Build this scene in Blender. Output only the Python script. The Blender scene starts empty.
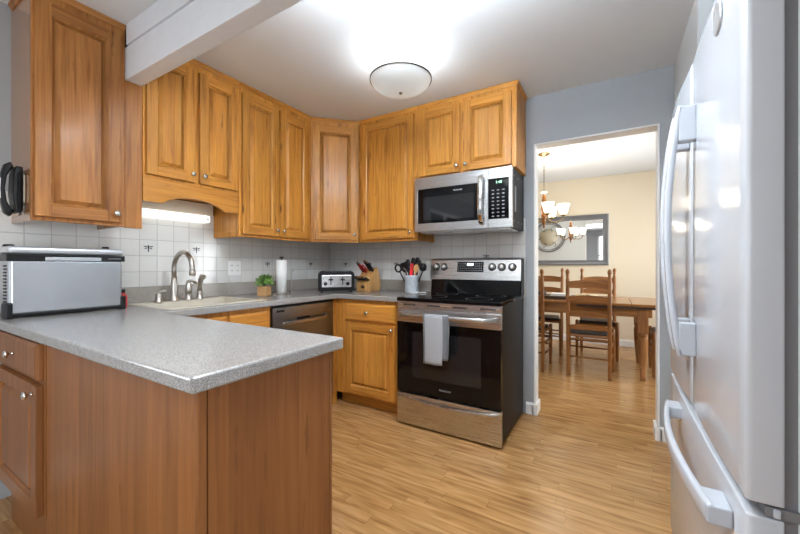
import bpy, bmesh, math, random
from mathutils import Vector, Matrix
random.seed(7)
SC = bpy.context.scene
COL = SC.collection
PI = math.pi
sin, cos = math.sin, math.cos

# ------------------------------------------------------------------ camera, world, lights, exposure
cam_d = bpy.data.cameras.new('camera')
cam_d.sensor_width = 36; cam_d.lens = 354.7187 / 800 * 36; cam_d.shift_y = -0.0025
cam_d.clip_start = 0.02; cam_d.clip_end = 100
cam = bpy.data.objects.new('camera', cam_d); COL.objects.link(cam)
cam.location = (2.5779, -2.8707, 1.1512); cam.rotation_euler = (PI / 2, 0, 0.5401)
SC.camera = cam

W = bpy.data.worlds.new('world'); SC.world = W; W.use_nodes = True
bg = W.node_tree.nodes['Background']
bg.inputs[0].default_value = (.86, .93, 1, 1); bg.inputs[1].default_value = 1.5

def area(name, loc, rot, sx, sy, power, color=(1, 1, 1)):
    l = bpy.data.lights.new(name, 'AREA'); l.shape = 'RECTANGLE'; l.size = sx; l.size_y = sy
    l.energy = power; l.color = color
    o = bpy.data.objects.new(name, l); COL.objects.link(o); o.location = loc; o.rotation_euler = rot
    return o
# daylight outside the windows of the sitting area behind the camera and of the dining room
area('daylight_rear', (0.95, -6.12, 1.5), (-PI / 2, 0, 0), 1.3, 1.5, 8, (.88, .95, 1))
area('daylight_rear', (2.75, -6.12, 1.5), (-PI / 2, 0, 0), 1.3, 1.5, 8, (.88, .95, 1))
area('daylight_side', (3.75, -4.3, 1.1), (0, PI / 2, 0), 2.0, 1.9, 36, (.90, .96, 1))
area('daylight_west', (-0.13, -3.9, 1.4), (0, -PI / 2, 0), 1.3, 1.4, 32, (.88, .95, 1))
area('daylight_dining', (4.53, 1.7, 1.4), (0, PI / 2, 0), 1.5, 1.6, 62, (.97, .99, 1))
area('pendant_fill_down', (2.03, -1.795, 2.222), (0, 0, 0), .56, .15, 16, (.90, .96, 1))  # downward fill of the added pendant, out of view
area('pendant_fill_up', (2.03, -1.795, 2.272), (PI, 0, 0), .56, .15, 33, (.84, .93, 1))  # upward fill added to brighten the kitchen ceiling
# unseen fill panel added over the sitting area (housing built with the lamps)
area('panel_fill_glow', (1.75, -3.55, 2.395), (0, 0, 0), 1.15, .85, 6, (.90, .96, 1))
SC.view_settings.view_transform = 'Standard'
SC.view_settings.look = 'None'
SC.view_settings.gamma = 1
SC.view_settings.use_curve_mapping = False
SC.view_settings.exposure = 0.86

# ------------------------------------------------------------------ materials
def nt(name):
    m = bpy.data.materials.new(name); m.use_nodes = True
    return m, m.node_tree.nodes, m.node_tree.links, m.node_tree.nodes['Principled BSDF']

def P(b, **k):
    names = dict(c='Base Color', r='Roughness', m='Metallic', s='Specular IOR Level', coat='Coat Weight', cr='Coat Roughness',
                 t='Transmission Weight', e='Emission Color', es='Emission Strength', a='Alpha', sh='Sheen Weight')
    for q, v in k.items():
        if q in ('c', 'e') and len(v) == 3: v = (*v, 1)
        b.inputs[names[q]].default_value = v

def plain(name, c, r=.5, bump=0, bscale=40, var=0, **k):
    """a plain paint/plastic/metal with a faint noise in tone and surface"""
    m, N, L, b = nt(name); P(b, c=c, r=r, **k)
    if bump or var:
        tc = N.new('ShaderNodeTexCoord'); n = N.new('ShaderNodeTexNoise'); n.inputs['Scale'].default_value = bscale
        L.new(tc.outputs['Object'], n.inputs['Vector'])
        if bump:
            bp = N.new('ShaderNodeBump'); bp.inputs['Strength'].default_value = bump; bp.inputs['Distance'].default_value = .002
            L.new(n.outputs['Fac'], bp.inputs['Height']); L.new(bp.outputs['Normal'], b.inputs['Normal'])
        if var:
            mr = N.new('ShaderNodeMapRange'); mr.inputs[3].default_value = 1 - var; mr.inputs[4].default_value = 1 + var
            L.new(n.outputs['Fac'], mr.inputs[0])
            h = N.new('ShaderNodeHueSaturation'); h.inputs['Color'].default_value = (*c, 1)
            L.new(mr.outputs[0], h.inputs['Value']); L.new(h.outputs[0], b.inputs['Base Color'])
    return m

def math_(N, L, op, a, b=None):
    n = N.new('ShaderNodeMath'); n.operation = op
    for i, v in enumerate((a, b)):
        if v is None: continue
        if isinstance(v, (int, float)): n.inputs[i].default_value = v
        else: L.new(v, n.inputs[i])
    return n.outputs[0]

def wood(name, axis, dark, mid, light, board=.085, rough=.42, knots=.0, tone=.13, coat=.10, grain=1.0):
    m, N, L, b = nt(name)
    tc = N.new('ShaderNodeTexCoord'); oi = N.new('ShaderNodeObjectInfo')
    sx = N.new('ShaderNodeSeparateXYZ'); L.new(tc.outputs['Object'], sx.inputs[0])
    X, Y, Z = sx.outputs
    if axis == 'z': along, across = Z, math_(N, L, 'ADD', X, Y)
    elif axis == 'x': along, across = X, math_(N, L, 'ADD', Z, Y)
    else: along, across = Y, math_(N, L, 'ADD', X, Z)
    rnd = oi.outputs['Random']
    ac = math_(N, L, 'ADD', across, math_(N, L, 'MULTIPLY', rnd, .37))
    idx = math_(N, L, 'FLOOR', math_(N, L, 'DIVIDE', ac, board))
    wn = N.new('ShaderNodeTexWhiteNoise'); wn.noise_dimensions = '2D'
    cv0 = N.new('ShaderNodeCombineXYZ'); L.new(idx, cv0.inputs[0]); L.new(rnd, cv0.inputs[1]); L.new(cv0.outputs[0], wn.inputs['Vector'])
    br = wn.outputs['Value']
    cv = N.new('ShaderNodeCombineXYZ')
    L.new(math_(N, L, 'ADD', math_(N, L, 'MULTIPLY', along, .06), math_(N, L, 'MULTIPLY', br, 9.)), cv.inputs[0])
    L.new(ac, cv.inputs[1]); L.new(math_(N, L, 'MULTIPLY', rnd, 11.), cv.inputs[2])
    n1 = N.new('ShaderNodeTexNoise'); n1.inputs['Scale'].default_value = 34; n1.inputs['Detail'].default_value = 5
    n1.inputs['Distortion'].default_value = .9; L.new(cv.outputs[0], n1.inputs['Vector'])
    rp = N.new('ShaderNodeValToRGB'); e = rp.color_ramp.elements
    e[0].position = .28; e[0].color = (*dark, 1); e[1].position = .74; e[1].color = (*light, 1)
    k = rp.color_ramp.elements.new(.47); k.color = (*mid, 1)
    L.new(n1.outputs['Fac'], rp.inputs[0])
    # fine pores along the grain
    cv2 = N.new('ShaderNodeCombineXYZ'); L.new(math_(N, L, 'MULTIPLY', along, .03), cv2.inputs[0]); L.new(ac, cv2.inputs[1]); L.new(br, cv2.inputs[2])
    n2 = N.new('ShaderNodeTexNoise'); n2.inputs['Scale'].default_value = 150; n2.inputs['Detail'].default_value = 2; L.new(cv2.outputs[0], n2.inputs['Vector'])
    f2 = N.new('ShaderNodeMapRange'); f2.inputs[1].default_value = .3; f2.inputs[2].default_value = .7
    f2.inputs[3].default_value = 1 - .22 * grain; f2.inputs[4].default_value = 1 + .08 * grain
    L.new(n2.outputs['Fac'], f2.inputs[0])
    val = math_(N, L, 'MULTIPLY', f2.outputs[0], math_(N, L, 'ADD', 1 - tone, math_(N, L, 'MULTIPLY', br, 2 * tone)))
    hs = N.new('ShaderNodeHueSaturation'); L.new(rp.outputs[0], hs.inputs['Color']); L.new(val, hs.inputs['Value'])
    out = hs.outputs[0]
    if knots:
        cv3 = N.new('ShaderNodeCombineXYZ'); L.new(math_(N, L, 'MULTIPLY', along, .16), cv3.inputs[0]); L.new(ac, cv3.inputs[1])
        L.new(math_(N, L, 'ADD', math_(N, L, 'MULTIPLY', rnd, 31.), math_(N, L, 'MULTIPLY', br, 3.)), cv3.inputs[2])
        n3 = N.new('ShaderNodeTexNoise'); n3.inputs['Scale'].default_value = 26; n3.inputs['Detail'].default_value = 3; L.new(cv3.outputs[0], n3.inputs['Vector'])
        f3 = N.new('ShaderNodeMapRange'); f3.inputs[1].default_value = .66; f3.inputs[2].default_value = .73; f3.inputs[3].default_value = 0; f3.inputs[4].default_value = knots
        L.new(n3.outputs['Fac'], f3.inputs[0])
        mx = N.new('ShaderNodeMixRGB'); L.new(f3.outputs[0], mx.inputs[0]); L.new(out, mx.inputs[1]); mx.inputs[2].default_value = (dark[0] * .3, dark[1] * .25, dark[2] * .25, 1)
        out = mx.outputs[0]
    L.new(out, b.inputs['Base Color'])
    bp = N.new('ShaderNodeBump'); bp.inputs['Strength'].default_value = .12; bp.inputs['Distance'].default_value = .001
    L.new(n2.outputs['Fac'], bp.inputs['Height']); L.new(bp.outputs['Normal'], b.inputs['Normal'])
    P(b, r=rough, coat=coat, cr=.18, s=.3)
    return m

HD, HM, HL = (.36, .132, .019), (.52, .215, .032), (.61, .285, .056)
M = {}
M['oak_v'] = wood('honey_oak_upright', 'z', HD, HM, HL, knots=.85)
M['oak_h'] = wood('honey_oak_level', 'x', HD, HM, HL, board=.3, knots=.5)
M['oak_tall'] = wood('reddish_oak_upright', 'z', (.22, .078, .017), (.37, .148, .037), (.46, .205, .058), knots=.85)
M['oak_tall_h'] = wood('reddish_oak_level', 'x', (.22, .078, .017), (.37, .148, .037), (.46, .205, .058), board=.3, knots=.5)
M['oak_side'] = wood('glossy_oak_side', 'z', (.22, .078, .017), (.37, .148, .037), (.46, .205, .058), rough=.25, coat=1.0, knots=.5)
M['panel_wood'] = wood('reddish_veneer', 'z', (.20, .077, .024), (.25, .098, .031), (.29, .118, .038), board=.075, coat=.03, rough=.42, tone=.10, grain=.4, knots=.35)
M['chair_wood'] = wood('chair_maple', 'z', (.15, .054, .012), (.27, .105, .025), (.36, .155, .04), board=.2, tone=.05)
M['chair_wood_h'] = wood('chair_maple_level', 'x', (.15, .054, .012), (.27, .105, .025), (.36, .155, .04), board=.2, tone=.05)
M['table_wood'] = wood('table_oak', 'x', (.19, .075, .021), (.32, .14, .04), (.42, .20, .062), board=.14, tone=.08, rough=.22)
M['table_wood_v'] = wood('table_oak_upright', 'z', (.17, .066, .018), (.27, .11, .03), (.34, .15, .044), board=.14, tone=.08)
M['block_wood'] = wood('knife_block_wood', 'z', (.36, .17, .05), (.55, .29, .10), (.66, .38, .15), board=.03, tone=.14)
M['wall'] = plain('grey_blue_paint', (.335, .345, .355), .6, bump=.08, bscale=90)
M['ceiling'] = plain('white_ceiling_paint', (.81, .85, .885), .8, bump=.25, bscale=120)
M['trimw'] = plain('white_trim_paint', (.82, .82, .81), .35, bump=.03)
M['beamw'] = plain('white_beam_paint', (.82, .86, .92), .45, bump=.2, bscale=25, var=.04)
M['cream_wall'] = plain('cream_paint', (.82, .72, .55), .65, bump=.06, bscale=90)
M['pale_wall'] = plain('pale_grey_wall', (.70, .72, .72), .65, bump=.06)
M['white'] = plain('white_plastic', (.82, .82, .82), .35)
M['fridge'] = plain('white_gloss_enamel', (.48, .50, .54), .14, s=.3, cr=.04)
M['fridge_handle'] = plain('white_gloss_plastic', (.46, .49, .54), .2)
M['gasket'] = plain('grey_gasket', (.16, .16, .17), .6)
M['black'] = plain('black_plastic', (.008, .008, .009), .4, bump=.02, s=.25)
M['blackgl'] = plain('black_glass', (.003, .003, .0035), .05, s=.28)
M['charcoal'] = plain('charcoal_enamel', (.006, .0055, .0055), .45, s=.16, bump=.06, bscale=160)
M['chrome'] = plain('chrome', (.75, .75, .75), .1, m=1)
M['pewter'] = plain('brushed_pewter', (.52, .49, .45), .28, m=1)
M['knob_metal'] = plain('polished_nickel', (.70, .68, .65), .14, m=1)
M['brass'] = plain('aged_brass', (.30, .22, .12), .35, m=1)
M['bronze'] = plain('dark_bronze', (.06, .05, .04), .4, m=.6)
M['rubber'] = plain('dark_rubber', (.02, .02, .02), .8)
M['grille'] = plain('dark_slot', (.03, .03, .03), .7)
M['cream'] = plain('cream_composite', (.62, .57, .47), .3, var=.03)
M['paper'] = plain('white_paper', (.86, .86, .84), .9, bump=.4, bscale=120)
M['towel'] = plain('grey_terry', (.33, .335, .35), .95, bump=.9, bscale=260, var=.12, sh=.4)
M['towel_dark'] = plain('dark_grey_terry', (.12, .125, .135), .95, bump=.9, bscale=260, sh=.4)
M['leaf'] = plain('green_leaf', (.11, .22, .035), .5, var=.35, bscale=25)
M['basket'] = plain('tan_basket', (.48, .27, .11), .75, bump=.9, bscale=120, var=.2)
M['red'] = plain('red_plastic', (.55, .015, .02), .35)
M['crock'] = plain('mottled_grey_glaze', (.56, .60, .64), .3, var=.3, bscale=28)
M['grey'] = plain('mid_grey_plastic', (.30, .31, .32), .4)
M['silver'] = plain('silver_plastic', (.55, .57, .60), .3, m=.6)
M['key'] = plain('printed_key_grey', (.30, .31, .33), .5)
M['decal'] = plain('dragonfly_glaze', (.05, .05, .06), .25)
M['tanspoon'] = plain('beech_spoon', (.50, .28, .10), .6)
M['seat'] = plain('dark_leather_pad', (.025, .018, .016), .4, bump=.2)
M['dark_wood'] = plain('dark_stained_wood', (.05, .025, .012), .4, var=.2)
M['shell'] = plain('pale_dried_petals', (.75, .62, .38), .7, var=.2)
M['mirror_glass'] = plain('silvered_glass', (.92, .93, .93), .01, m=1)
M['pewter_frame'] = plain('grey_silver_leaf', (.20, .205, .215), .38, m=.35, bump=.3, bscale=70, var=.15)
M['curtain'] = plain('grey_curtain', (.52, .53, .55), .9, sh=.2)

def stainless(name, c=(.60, .60, .60), r=.27, horiz=True):
    m, N, L, b = nt(name); P(b, c=c, r=r, m=1)
    tc = N.new('ShaderNodeTexCoord'); mp = N.new('ShaderNodeMapping')
    mp.inputs['Scale'].default_value = (2, 2, 400) if horiz else (400, 400, 2)
    n = N.new('ShaderNodeTexNoise'); n.inputs['Scale'].default_value = 2.5; n.inputs['Detail'].default_value = 3
    L.new(tc.outputs['Object'], mp.inputs[0]); L.new(mp.outputs[0], n.inputs[0])
    bp = N.new('ShaderNodeBump'); bp.inputs['Strength'].default_value = .06; bp.inputs['Distance'].default_value = .001
    L.new(n.outputs['Fac'], bp.inputs['Height']); L.new(bp.outputs['Normal'], b.inputs['Normal'])
    mr = N.new('ShaderNodeMapRange'); mr.inputs[3].default_value = r - .06; mr.inputs[4].default_value = r + .08
    L.new(n.outputs['Fac'], mr.inputs[0]); L.new(mr.outputs[0], b.inputs['Roughness'])
    return m
M['steel'] = stainless('brushed_stainless')
M['steel_dark'] = stainless('dark_stainless', (.30, .305, .31), .3)

def emit(name, c, s):
    m, N, L, b = nt(name); P(b, c=(.9, .9, .9), r=.4, e=c, es=s); return m
M['tube'] = emit('lit_diffuser', (1, .98, .93), .75)
M['display'] = emit('green_display', (.25, 1, .5), 1.2)
M['display_white'] = emit('white_display', (.8, .9, 1), 1.6)

def frosted(name, c, es, ec=(1, .9, .75)):
    m, N, L, b = nt(name)
    P(b, c=c, r=.35, e=ec, es=es)
    tr = N.new('ShaderNodeBsdfTranslucent'); tr.inputs[0].default_value = (*c, 1)
    mx = N.new('ShaderNodeMixShader'); mx.inputs[0].default_value = .2
    L.new(b.outputs[0], mx.inputs[1]); L.new(tr.outputs[0], mx.inputs[2]); L.new(mx.outputs[0], N['Material Output'].inputs[0])
    return m
M['bowl'] = frosted('frosted_bowl_glass', (.60, .60, .58), .12, (1, .99, .96))
M['shade'] = frosted('frosted_lamp_shade', (.9, .86, .8), 2.6)

def glass(name):
    m, N, L, b = nt(name)
    t = N.new('ShaderNodeBsdfTransparent'); g = N.new('ShaderNodeBsdfGlossy'); g.inputs['Roughness'].default_value = .02
    f = N.new('ShaderNodeFresnel'); f.inputs[0].default_value = 1.45
    mx = N.new('ShaderNodeMixShader'); L.new(f.outputs[0], mx.inputs[0]); L.new(t.outputs[0], mx.inputs[1]); L.new(g.outputs[0], mx.inputs[2])
    L.new(mx.outputs[0], N['Material Output'].inputs[0]); return m
M['glass'] = glass('window_glass')

def counter_mat(name, q_):
    m, N, L, b = nt(name)
    tc = N.new('ShaderNodeTexCoord')
    n1 = N.new('ShaderNodeTexNoise'); n1.inputs['Scale'].default_value = 520; n1.inputs['Detail'].default_value = 2; L.new(tc.outputs['Object'], n1.inputs[0])
    n2 = N.new('ShaderNodeTexVoronoi'); n2.inputs['Scale'].default_value = 420; L.new(tc.outputs['Object'], n2.inputs[0])
    rp = N.new('ShaderNodeValToRGB'); e = rp.color_ramp.elements
    e[0].position = .34; e[0].color = tuple(v * k for v, k in zip((.18, .175, .175), q_)) + (1,); e[1].position = .64; e[1].color = tuple(v * k for v, k in zip((.41, .405, .405), q_)) + (1,)
    q = e.new(.5); q.color = tuple(v * k for v, k in zip((.28, .275, .27), q_)) + (1,); L.new(n1.outputs['Fac'], rp.inputs[0])
    sp = N.new('ShaderNodeSeparateColor'); L.new(n2.outputs['Color'], sp.inputs[0])
    gt = math_(N, L, 'GREATER_THAN', sp.outputs[0], .84)
    mx = N.new('ShaderNodeMixRGB'); L.new(math_(N, L, 'MULTIPLY', gt, .45), mx.inputs[0]); L.new(rp.outputs[0], mx.inputs[1]); mx.inputs[2].default_value = (.11, .10, .10, 1)
    L.new(mx.outputs[0], b.inputs['Base Color']); P(b, r=.2)
    return m
M['counter'] = counter_mat('speckled_grey_laminate', (1.12, 1.12, 1.11))
M['counter_warm_lit'] = counter_mat('speckled_laminate_warm_lit', (1.22, 1.13, 1.02))  # countertop laminate again, with the warmer light put into its tone

def tile_mat(name, swap):
    m, N, L, b = nt(name)
    tc = N.new('ShaderNodeTexCoord'); s = N.new('ShaderNodeSeparateXYZ'); L.new(tc.outputs['Object'], s.inputs[0])
    c = N.new('ShaderNodeCombineXYZ')
    L.new(math_(N, L, 'ADD', s.outputs[1 if swap else 0], .05125 + 10.25), c.inputs[0]); L.new(math_(N, L, 'ADD', s.outputs[2], -1.005 + 1.025), c.inputs[1])
    bt = N.new('ShaderNodeTexBrick'); bt.offset = 0; bt.squash = 1
    for k, v in (('Scale', 1), ('Mortar Size', .0022), ('Mortar Smooth', .3), ('Brick Width', .1025), ('Row Height', .1025), ('Bias', 0)):
        bt.inputs[k].default_value = v
    bt.inputs['Color1'].default_value = (.72, .715, .69, 1); bt.inputs['Color2'].default_value = (.66, .655, .635, 1); bt.inputs['Mortar'].default_value = (.50, .50, .485, 1)
    L.new(c.outputs[0], bt.inputs[0]); L.new(bt.outputs['Color'], b.inputs['Base Color'])
    n = N.new('ShaderNodeTexNoise'); n.inputs['Scale'].default_value = 22; L.new(tc.outputs['Object'], n.inputs[0])
    h = math_(N, L, 'SUBTRACT', math_(N, L, 'MULTIPLY', n.outputs['Fac'], .5), bt.outputs['Fac'])
    bp = N.new('ShaderNodeBump'); bp.inputs['Strength'].default_value = .7; bp.inputs['Distance'].default_value = .003
    L.new(h, bp.inputs['Height']); L.new(bp.outputs['Normal'], b.inputs['Normal'])
    P(b, r=.12)
    return m
M['tile_y'] = tile_mat('white_tiles_sink_wall', True)
M['tile_x'] = tile_mat('white_tiles_range_wall', False)

def floor_mat():
    m, N, L, b = nt('light_oak_laminate')
    tc = N.new('ShaderNodeTexCoord'); s = N.new('ShaderNodeSeparateXYZ'); L.new(tc.outputs['Object'], s.inputs[0])
    X, Y = s.outputs[0], s.outputs[1]
    row = math_(N, L, 'FLOOR', math_(N, L, 'DIVIDE', Y, .064))
    w1 = N.new('ShaderNodeTexWhiteNoise'); w1.noise_dimensions = '1D'; L.new(row, w1.inputs['W'])
    xo = math_(N, L, 'ADD', X, math_(N, L, 'MULTIPLY', w1.outputs['Value'], 3.1))
    idx = math_(N, L, 'FLOOR', math_(N, L, 'DIVIDE', xo,   .6))
    cv = N.new('ShaderNodeCombineXYZ'); L.new(row, cv.inputs[0]); L.new(idx, cv.inputs[1])
    w2 = N.new('ShaderNodeTexWhiteNoise'); w2.noise_dimensions = '2D'; L.new(cv.outputs[0], w2.inputs['Vector'])
    g = N.new('ShaderNodeCombineXYZ'); L.new(math_(N, L, 'MULTIPLY', X, .09), g.inputs[0]); L.new(Y, g.inputs[1]); L.new(math_(N, L, 'MULTIPLY', w2.outputs['Value'], 20), g.inputs[2])
    n = N.new('ShaderNodeTexNoise'); n.inputs['Scale'].default_value = 42; n.inputs['Detail'].default_value = 5; n.inputs['Distortion'].default_value = .5; L.new(g.outputs[0], n.inputs[0])
    rp = N.new('ShaderNodeValToRGB'); e = rp.color_ramp.elements
    e[0].position = .27; e[0].color = (.24, .11, .034, 1); e[1].position = .7; e[1].color = (.53, .305, .125, 1)
    q = e.new(.5); q.color = (.425, .225, .082, 1)
    L.new(n.outputs['Fac'], rp.inputs[0])
    fy = math_(N, L, 'FRACT', math_(N, L, 'DIVIDE', Y, .064)); fx = math_(N, L, 'FRACT', math_(N, L, 'DIVIDE', xo, .6))
    seam = math_(N, L, 'MAXIMUM', math_(N, L, 'LESS_THAN', fy, .03), math_(N, L, 'LESS_THAN', fx, .006))
    val = math_(N, L, 'MULTIPLY', math_(N, L, 'ADD', .92, math_(N, L, 'MULTIPLY', w2.outputs['Value'], .15)), math_(N, L, 'SUBTRACT', 1, math_(N, L, 'MULTIPLY', seam, .22)))
    hs = N.new('ShaderNodeHueSaturation'); L.new(rp.outputs[0], hs.inputs['Color']); L.new(val, hs.inputs['Value'])
    L.new(hs.outputs[0], b.inputs['Base Color']); P(b, r=.19, s=.5)
    bp = N.new('ShaderNodeBump'); bp.inputs['Strength'].default_value = .08; bp.inputs['Distance'].default_value = .001
    L.new(n.outputs['Fac'], bp.inputs['Height']); L.new(bp.outputs['Normal'], b.inputs['Normal'])
    return m
M['floor'] = floor_mat()

# ------------------------------------------------------------------ mesh helpers
class MB:
    def __init__(s): s.v = []; s.f = []; s.m = []; s.sm = []
    def add(s, vs, fs, m=0, smooth=False):
        o = len(s.v); s.v += [tuple(p) for p in vs]
        for f in fs: s.f.append([i + o for i in f]); s.m.append(m); s.sm.append(smooth)
        return s
    def box(s, x0, x1, y0, y1, z0, z1, m=0):
        vs = [(x, y, z) for z in (z0, z1) for y in (y0, y1) for x in (x0, x1)]
        return s.add(vs, [(0, 2, 3, 1), (4, 5, 7, 6), (0, 1, 5, 4), (2, 6, 7, 3), (0, 4, 6, 2), (1, 3, 7, 5)], m)
    def prism(s, poly, axis, a0, a1, m=0, smooth=False):
        """poly: 2D points in the plane of the two other axes (x: (y,z), y: (x,z), z: (x,y))"""
        n = len(poly)
        def pt(p, a): return {'x': (a, p[0], p[1]), 'y': (p[0], a, p[1]), 'z': (p[0], p[1], a)}[axis]
        vs = [pt(p, a0) for p in poly] + [pt(p, a1) for p in poly]
        s.add(vs, [list(range(n))[::-1], list(range(n, 2 * n))], m)
        o = len(s.v) - 2 * n
        for i in range(n):
            j = (i + 1) % n; s.f.append([o + i, o + j, o + n + j, o + n + i]); s.m.append(m); s.sm.append(smooth)
        return s
    def rings(s, rings, m=0, smooth=True, close=False, cap=True):
        n = len(rings[0]); o = len(s.v)
        for r in rings: s.v += [tuple(p) for p in r]
        k = len(rings)
        for i in range(k if close else k - 1):
            a, b = o + i * n, o + ((i + 1) % k) * n
            for j in range(n):
                q = (j + 1) % n; s.f.append([a + j, a + q, b + q, b + j]); s.m.append(m); s.sm.append(smooth)
        if cap and not close:
            s.f.append(list(range(o, o + n))[::-1]); s.m.append(m); s.sm.append(False)
            s.f.append(list(range(o + (k - 1) * n, o + k * n))); s.m.append(m); s.sm.append(False)
        return s
    def lathe(s, prof, c=(0, 0, 0), n=24, m=0, axis='z', smooth=True, cap=True):
        R = []
        for r, h in prof:
            ring = []
            for i in range(n):
                a = 2 * PI * i / n; p, q = r * cos(a), r * sin(a)
                ring.append({'z': (c[0] + p, c[1] + q, c[2] + h), 'y': (c[0] + p, c[1] + h, c[2] + q), 'x': (c[0] + h, c[1] + p, c[2] + q)}[axis])
            R.append(ring)
        return s.rings(R, m, smooth, cap=cap)
    def tube(s, pts, r, n=10, m=0, closed=False, smooth=True):
        pts = [Vector(p) for p in pts]; rs = r if isinstance(r, (list, tuple)) else [r] * len(pts)
        R = []; up = None
        for i, p in enumerate(pts):
            a = pts[i - 1] if (i > 0 or closed) else p; b = pts[(i + 1) % len(pts)] if (i < len(pts) - 1 or closed) else p
            t = (b - a).normalized()
            if up is None:
                up = t.orthogonal().normalized()
            up = (up - t * up.dot(t)).normalized(); w = t.cross(up)
            R.append([p + rs[i] * (cos(2 * PI * k / n) * up + sin(2 * PI * k / n) * w) for k in range(n)])
        return s.rings(R, m, smooth, close=closed)
    def ball(s, c, r, m=0, n=14, k=8, sz=(1, 1, 1)):
        R = [[(c[0] + sz[0] * r * sin(PI * i / k) * cos(2 * PI * j / n), c[1] + sz[1] * r * sin(PI * i / k) * sin(2 * PI * j / n), c[2] - sz[2] * r * cos(PI * i / k)) for j in range(n)] for i in range(1, k)]
        return s.rings(R, m)
    def sweep(s, pts, w, t, side, m=0, smooth=False):
        """rectangular bar along pts; w across `side`, t in the other direction"""
        pts = [Vector(p) for p in pts]; sd = Vector(side).normalized(); R = []
        for i, p in enumerate(pts):
            tg = (pts[min(i + 1, len(pts) - 1)] - pts[max(i - 1, 0)]).normalized(); q = tg.cross(sd).normalized()
            ww = w[i] if isinstance(w, (list, tuple)) else w; tt = t[i] if isinstance(t, (list, tuple)) else t
            c = .3
            R.append([p + sd * ww / 2 * a + q * tt / 2 * b for a, b in ((1, 1 - c), (1 - c, 1), (-1 + c, 1), (-1, 1 - c), (-1, -1 + c), (-1 + c, -1), (1 - c, -1), (1, -1 + c))])
        return s.rings(R, m, smooth)
    def xf(s, mat, start=0):
        s.v[start:] = [tuple(mat @ Vector(p)) for p in s.v[start:]]; return s
    def build(s, name, mats, parent=None, bevel=0, seg=2, loc=None, weld=False, ang=35):
        me = bpy.data.meshes.new(name); me.from_pydata(s.v, [], s.f)
        if not isinstance(mats, (list, tuple)): mats = [mats]
        for m in mats: me.materials.append(M[m] if isinstance(m, str) else m)
        me.polygons.foreach_set('material_index', s.m); me.polygons.foreach_set('use_smooth', s.sm)
        bm = bmesh.new(); bm.from_mesh(me)
        if weld: bmesh.ops.remove_doubles(bm, verts=bm.verts, dist=1e-5)
        bmesh.ops.recalc_face_normals(bm, faces=bm.faces); bm.to_mesh(me); bm.free()
        o = bpy.data.objects.new(name, me); COL.objects.link(o)
        if parent: o.parent = parent
        if loc: o.location = loc
        if bevel:
            b = o.modifiers.new('edge', 'BEVEL'); b.width = bevel; b.segments = seg; b.limit_method = 'ANGLE'; b.angle_limit = math.radians(ang)
        return o

def tag(o, label, cat, group=None, kind=None):
    o['label'] = label; o['category'] = cat
    if group: o['group'] = group
    if kind: o['kind'] = kind
    return o
def thing(name, label, cat, loc=(0, 0, 0), rz=0, group=None):
    o = bpy.data.objects.new(name, None); COL.objects.link(o); o.location = loc; o.rotation_euler = (0, 0, rz); o.empty_display_size = .1
    return tag(o, label, cat, group)
def struct(name, mb, mat, label=None, cat=None, bevel=0, parent=None):
    o = mb.build(name, mat, parent, bevel=bevel)
    if parent is None:
        o['kind'] = 'structure'
        if label: o['label'] = label; o['category'] = cat
    return o
def copy_tree(o, parent=None):
    c = o.copy(); COL.objects.link(c)
    if parent: c.parent = parent
    for ch in list(o.children): copy_tree(ch, c)
    return c
def lettering(name, text, size, mat, parent, loc, rot, depth=.0004, align='CENTER'):
    cu = bpy.data.curves.new(name, 'FONT'); cu.body = text; cu.size = size; cu.extrude = depth; cu.align_x = align; cu.align_y = 'CENTER'
    t = bpy.data.objects.new(name + '_src', cu); COL.objects.link(t)
    me = bpy.data.meshes.new_from_object(t.evaluated_get(bpy.context.evaluated_depsgraph_get()))
    bpy.data.objects.remove(t); me.materials.clear(); me.materials.append(M[mat])
    o = bpy.data.objects.new(name, me); COL.objects.link(o); o.parent = parent; o.location = loc; o.rotation_euler = rot
    return o

# ------------------------------------------------------------------ room shell
CZ = 2.445
DY = 3.08                    # dining room far wall
XL, XR, DZ = 2.058, 2.842, 2.08   # doorway
struct('floor', MB().box(-.2, 4.7, -6.3, 3.4, -.06, 0), 'floor', 'light oak laminate floor in narrow strips', 'floor')
struct('ceiling', MB().box(-.2, 4.7, -6.3, 3.4, CZ, CZ + .08), 'ceiling', 'white painted ceiling', 'ceiling')
# left (sink) wall, with a window in the sitting area behind the camera
wl = MB(); wl.box(-.1, 0, -3.2, .115, 0, CZ).box(-.1, 0, -6.1, -4.6, 0, CZ).box(-.1, 0, -4.6, -3.2, 0, .7).box(-.1, 0, -4.6, -3.2, 2.1, CZ)
struct('wall_left', wl, 'wall', 'grey painted wall behind the sink run', 'wall')
# back wall with the doorway, kitchen face grey, dining face pale
def wall_back(y0, y1): return MB().box(-.1, XL, y0, y1, 0, CZ).box(XR, 4.6, y0, y1, 0, CZ).box(XL, XR, y0, y1, DZ, CZ)
struct('wall_back', wall_back(0, .06), 'wall', 'grey painted wall behind the range with the dining doorway', 'wall')
struct('wall_back_dining_side', wall_back(.06, .115), 'pale_wall')
struct('wall_dining', MB().box(-.1, 4.6, DY, DY + .1, 0, CZ), 'cream_wall', 'cream dining room wall behind the mirror', 'wall')
struct('wall_dining_left', MB().box(-.1, 0, .115, DY, 0, CZ), 'cream_wall')
wr = MB(); wr.box(4.4, 4.5, .115, .9, 0, CZ).box(4.4, 4.5, 2.5, DY, 0, CZ).box(4.4, 4.5, .9, 2.5, 0, .6).box(4.4, 4.5, .9, 2.5, 2.2, CZ)
struct('wall_dining_right', wr, 'cream_wall')
struct('wall_pantry', MB().box(2.92, 3.62, -.72, 0, 0, CZ), 'pale_wall', 'pale grey wall block between doorway and refrigerator', 'wall', bevel=.004)  # set in a paler grey than the other kitchen walls
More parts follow.
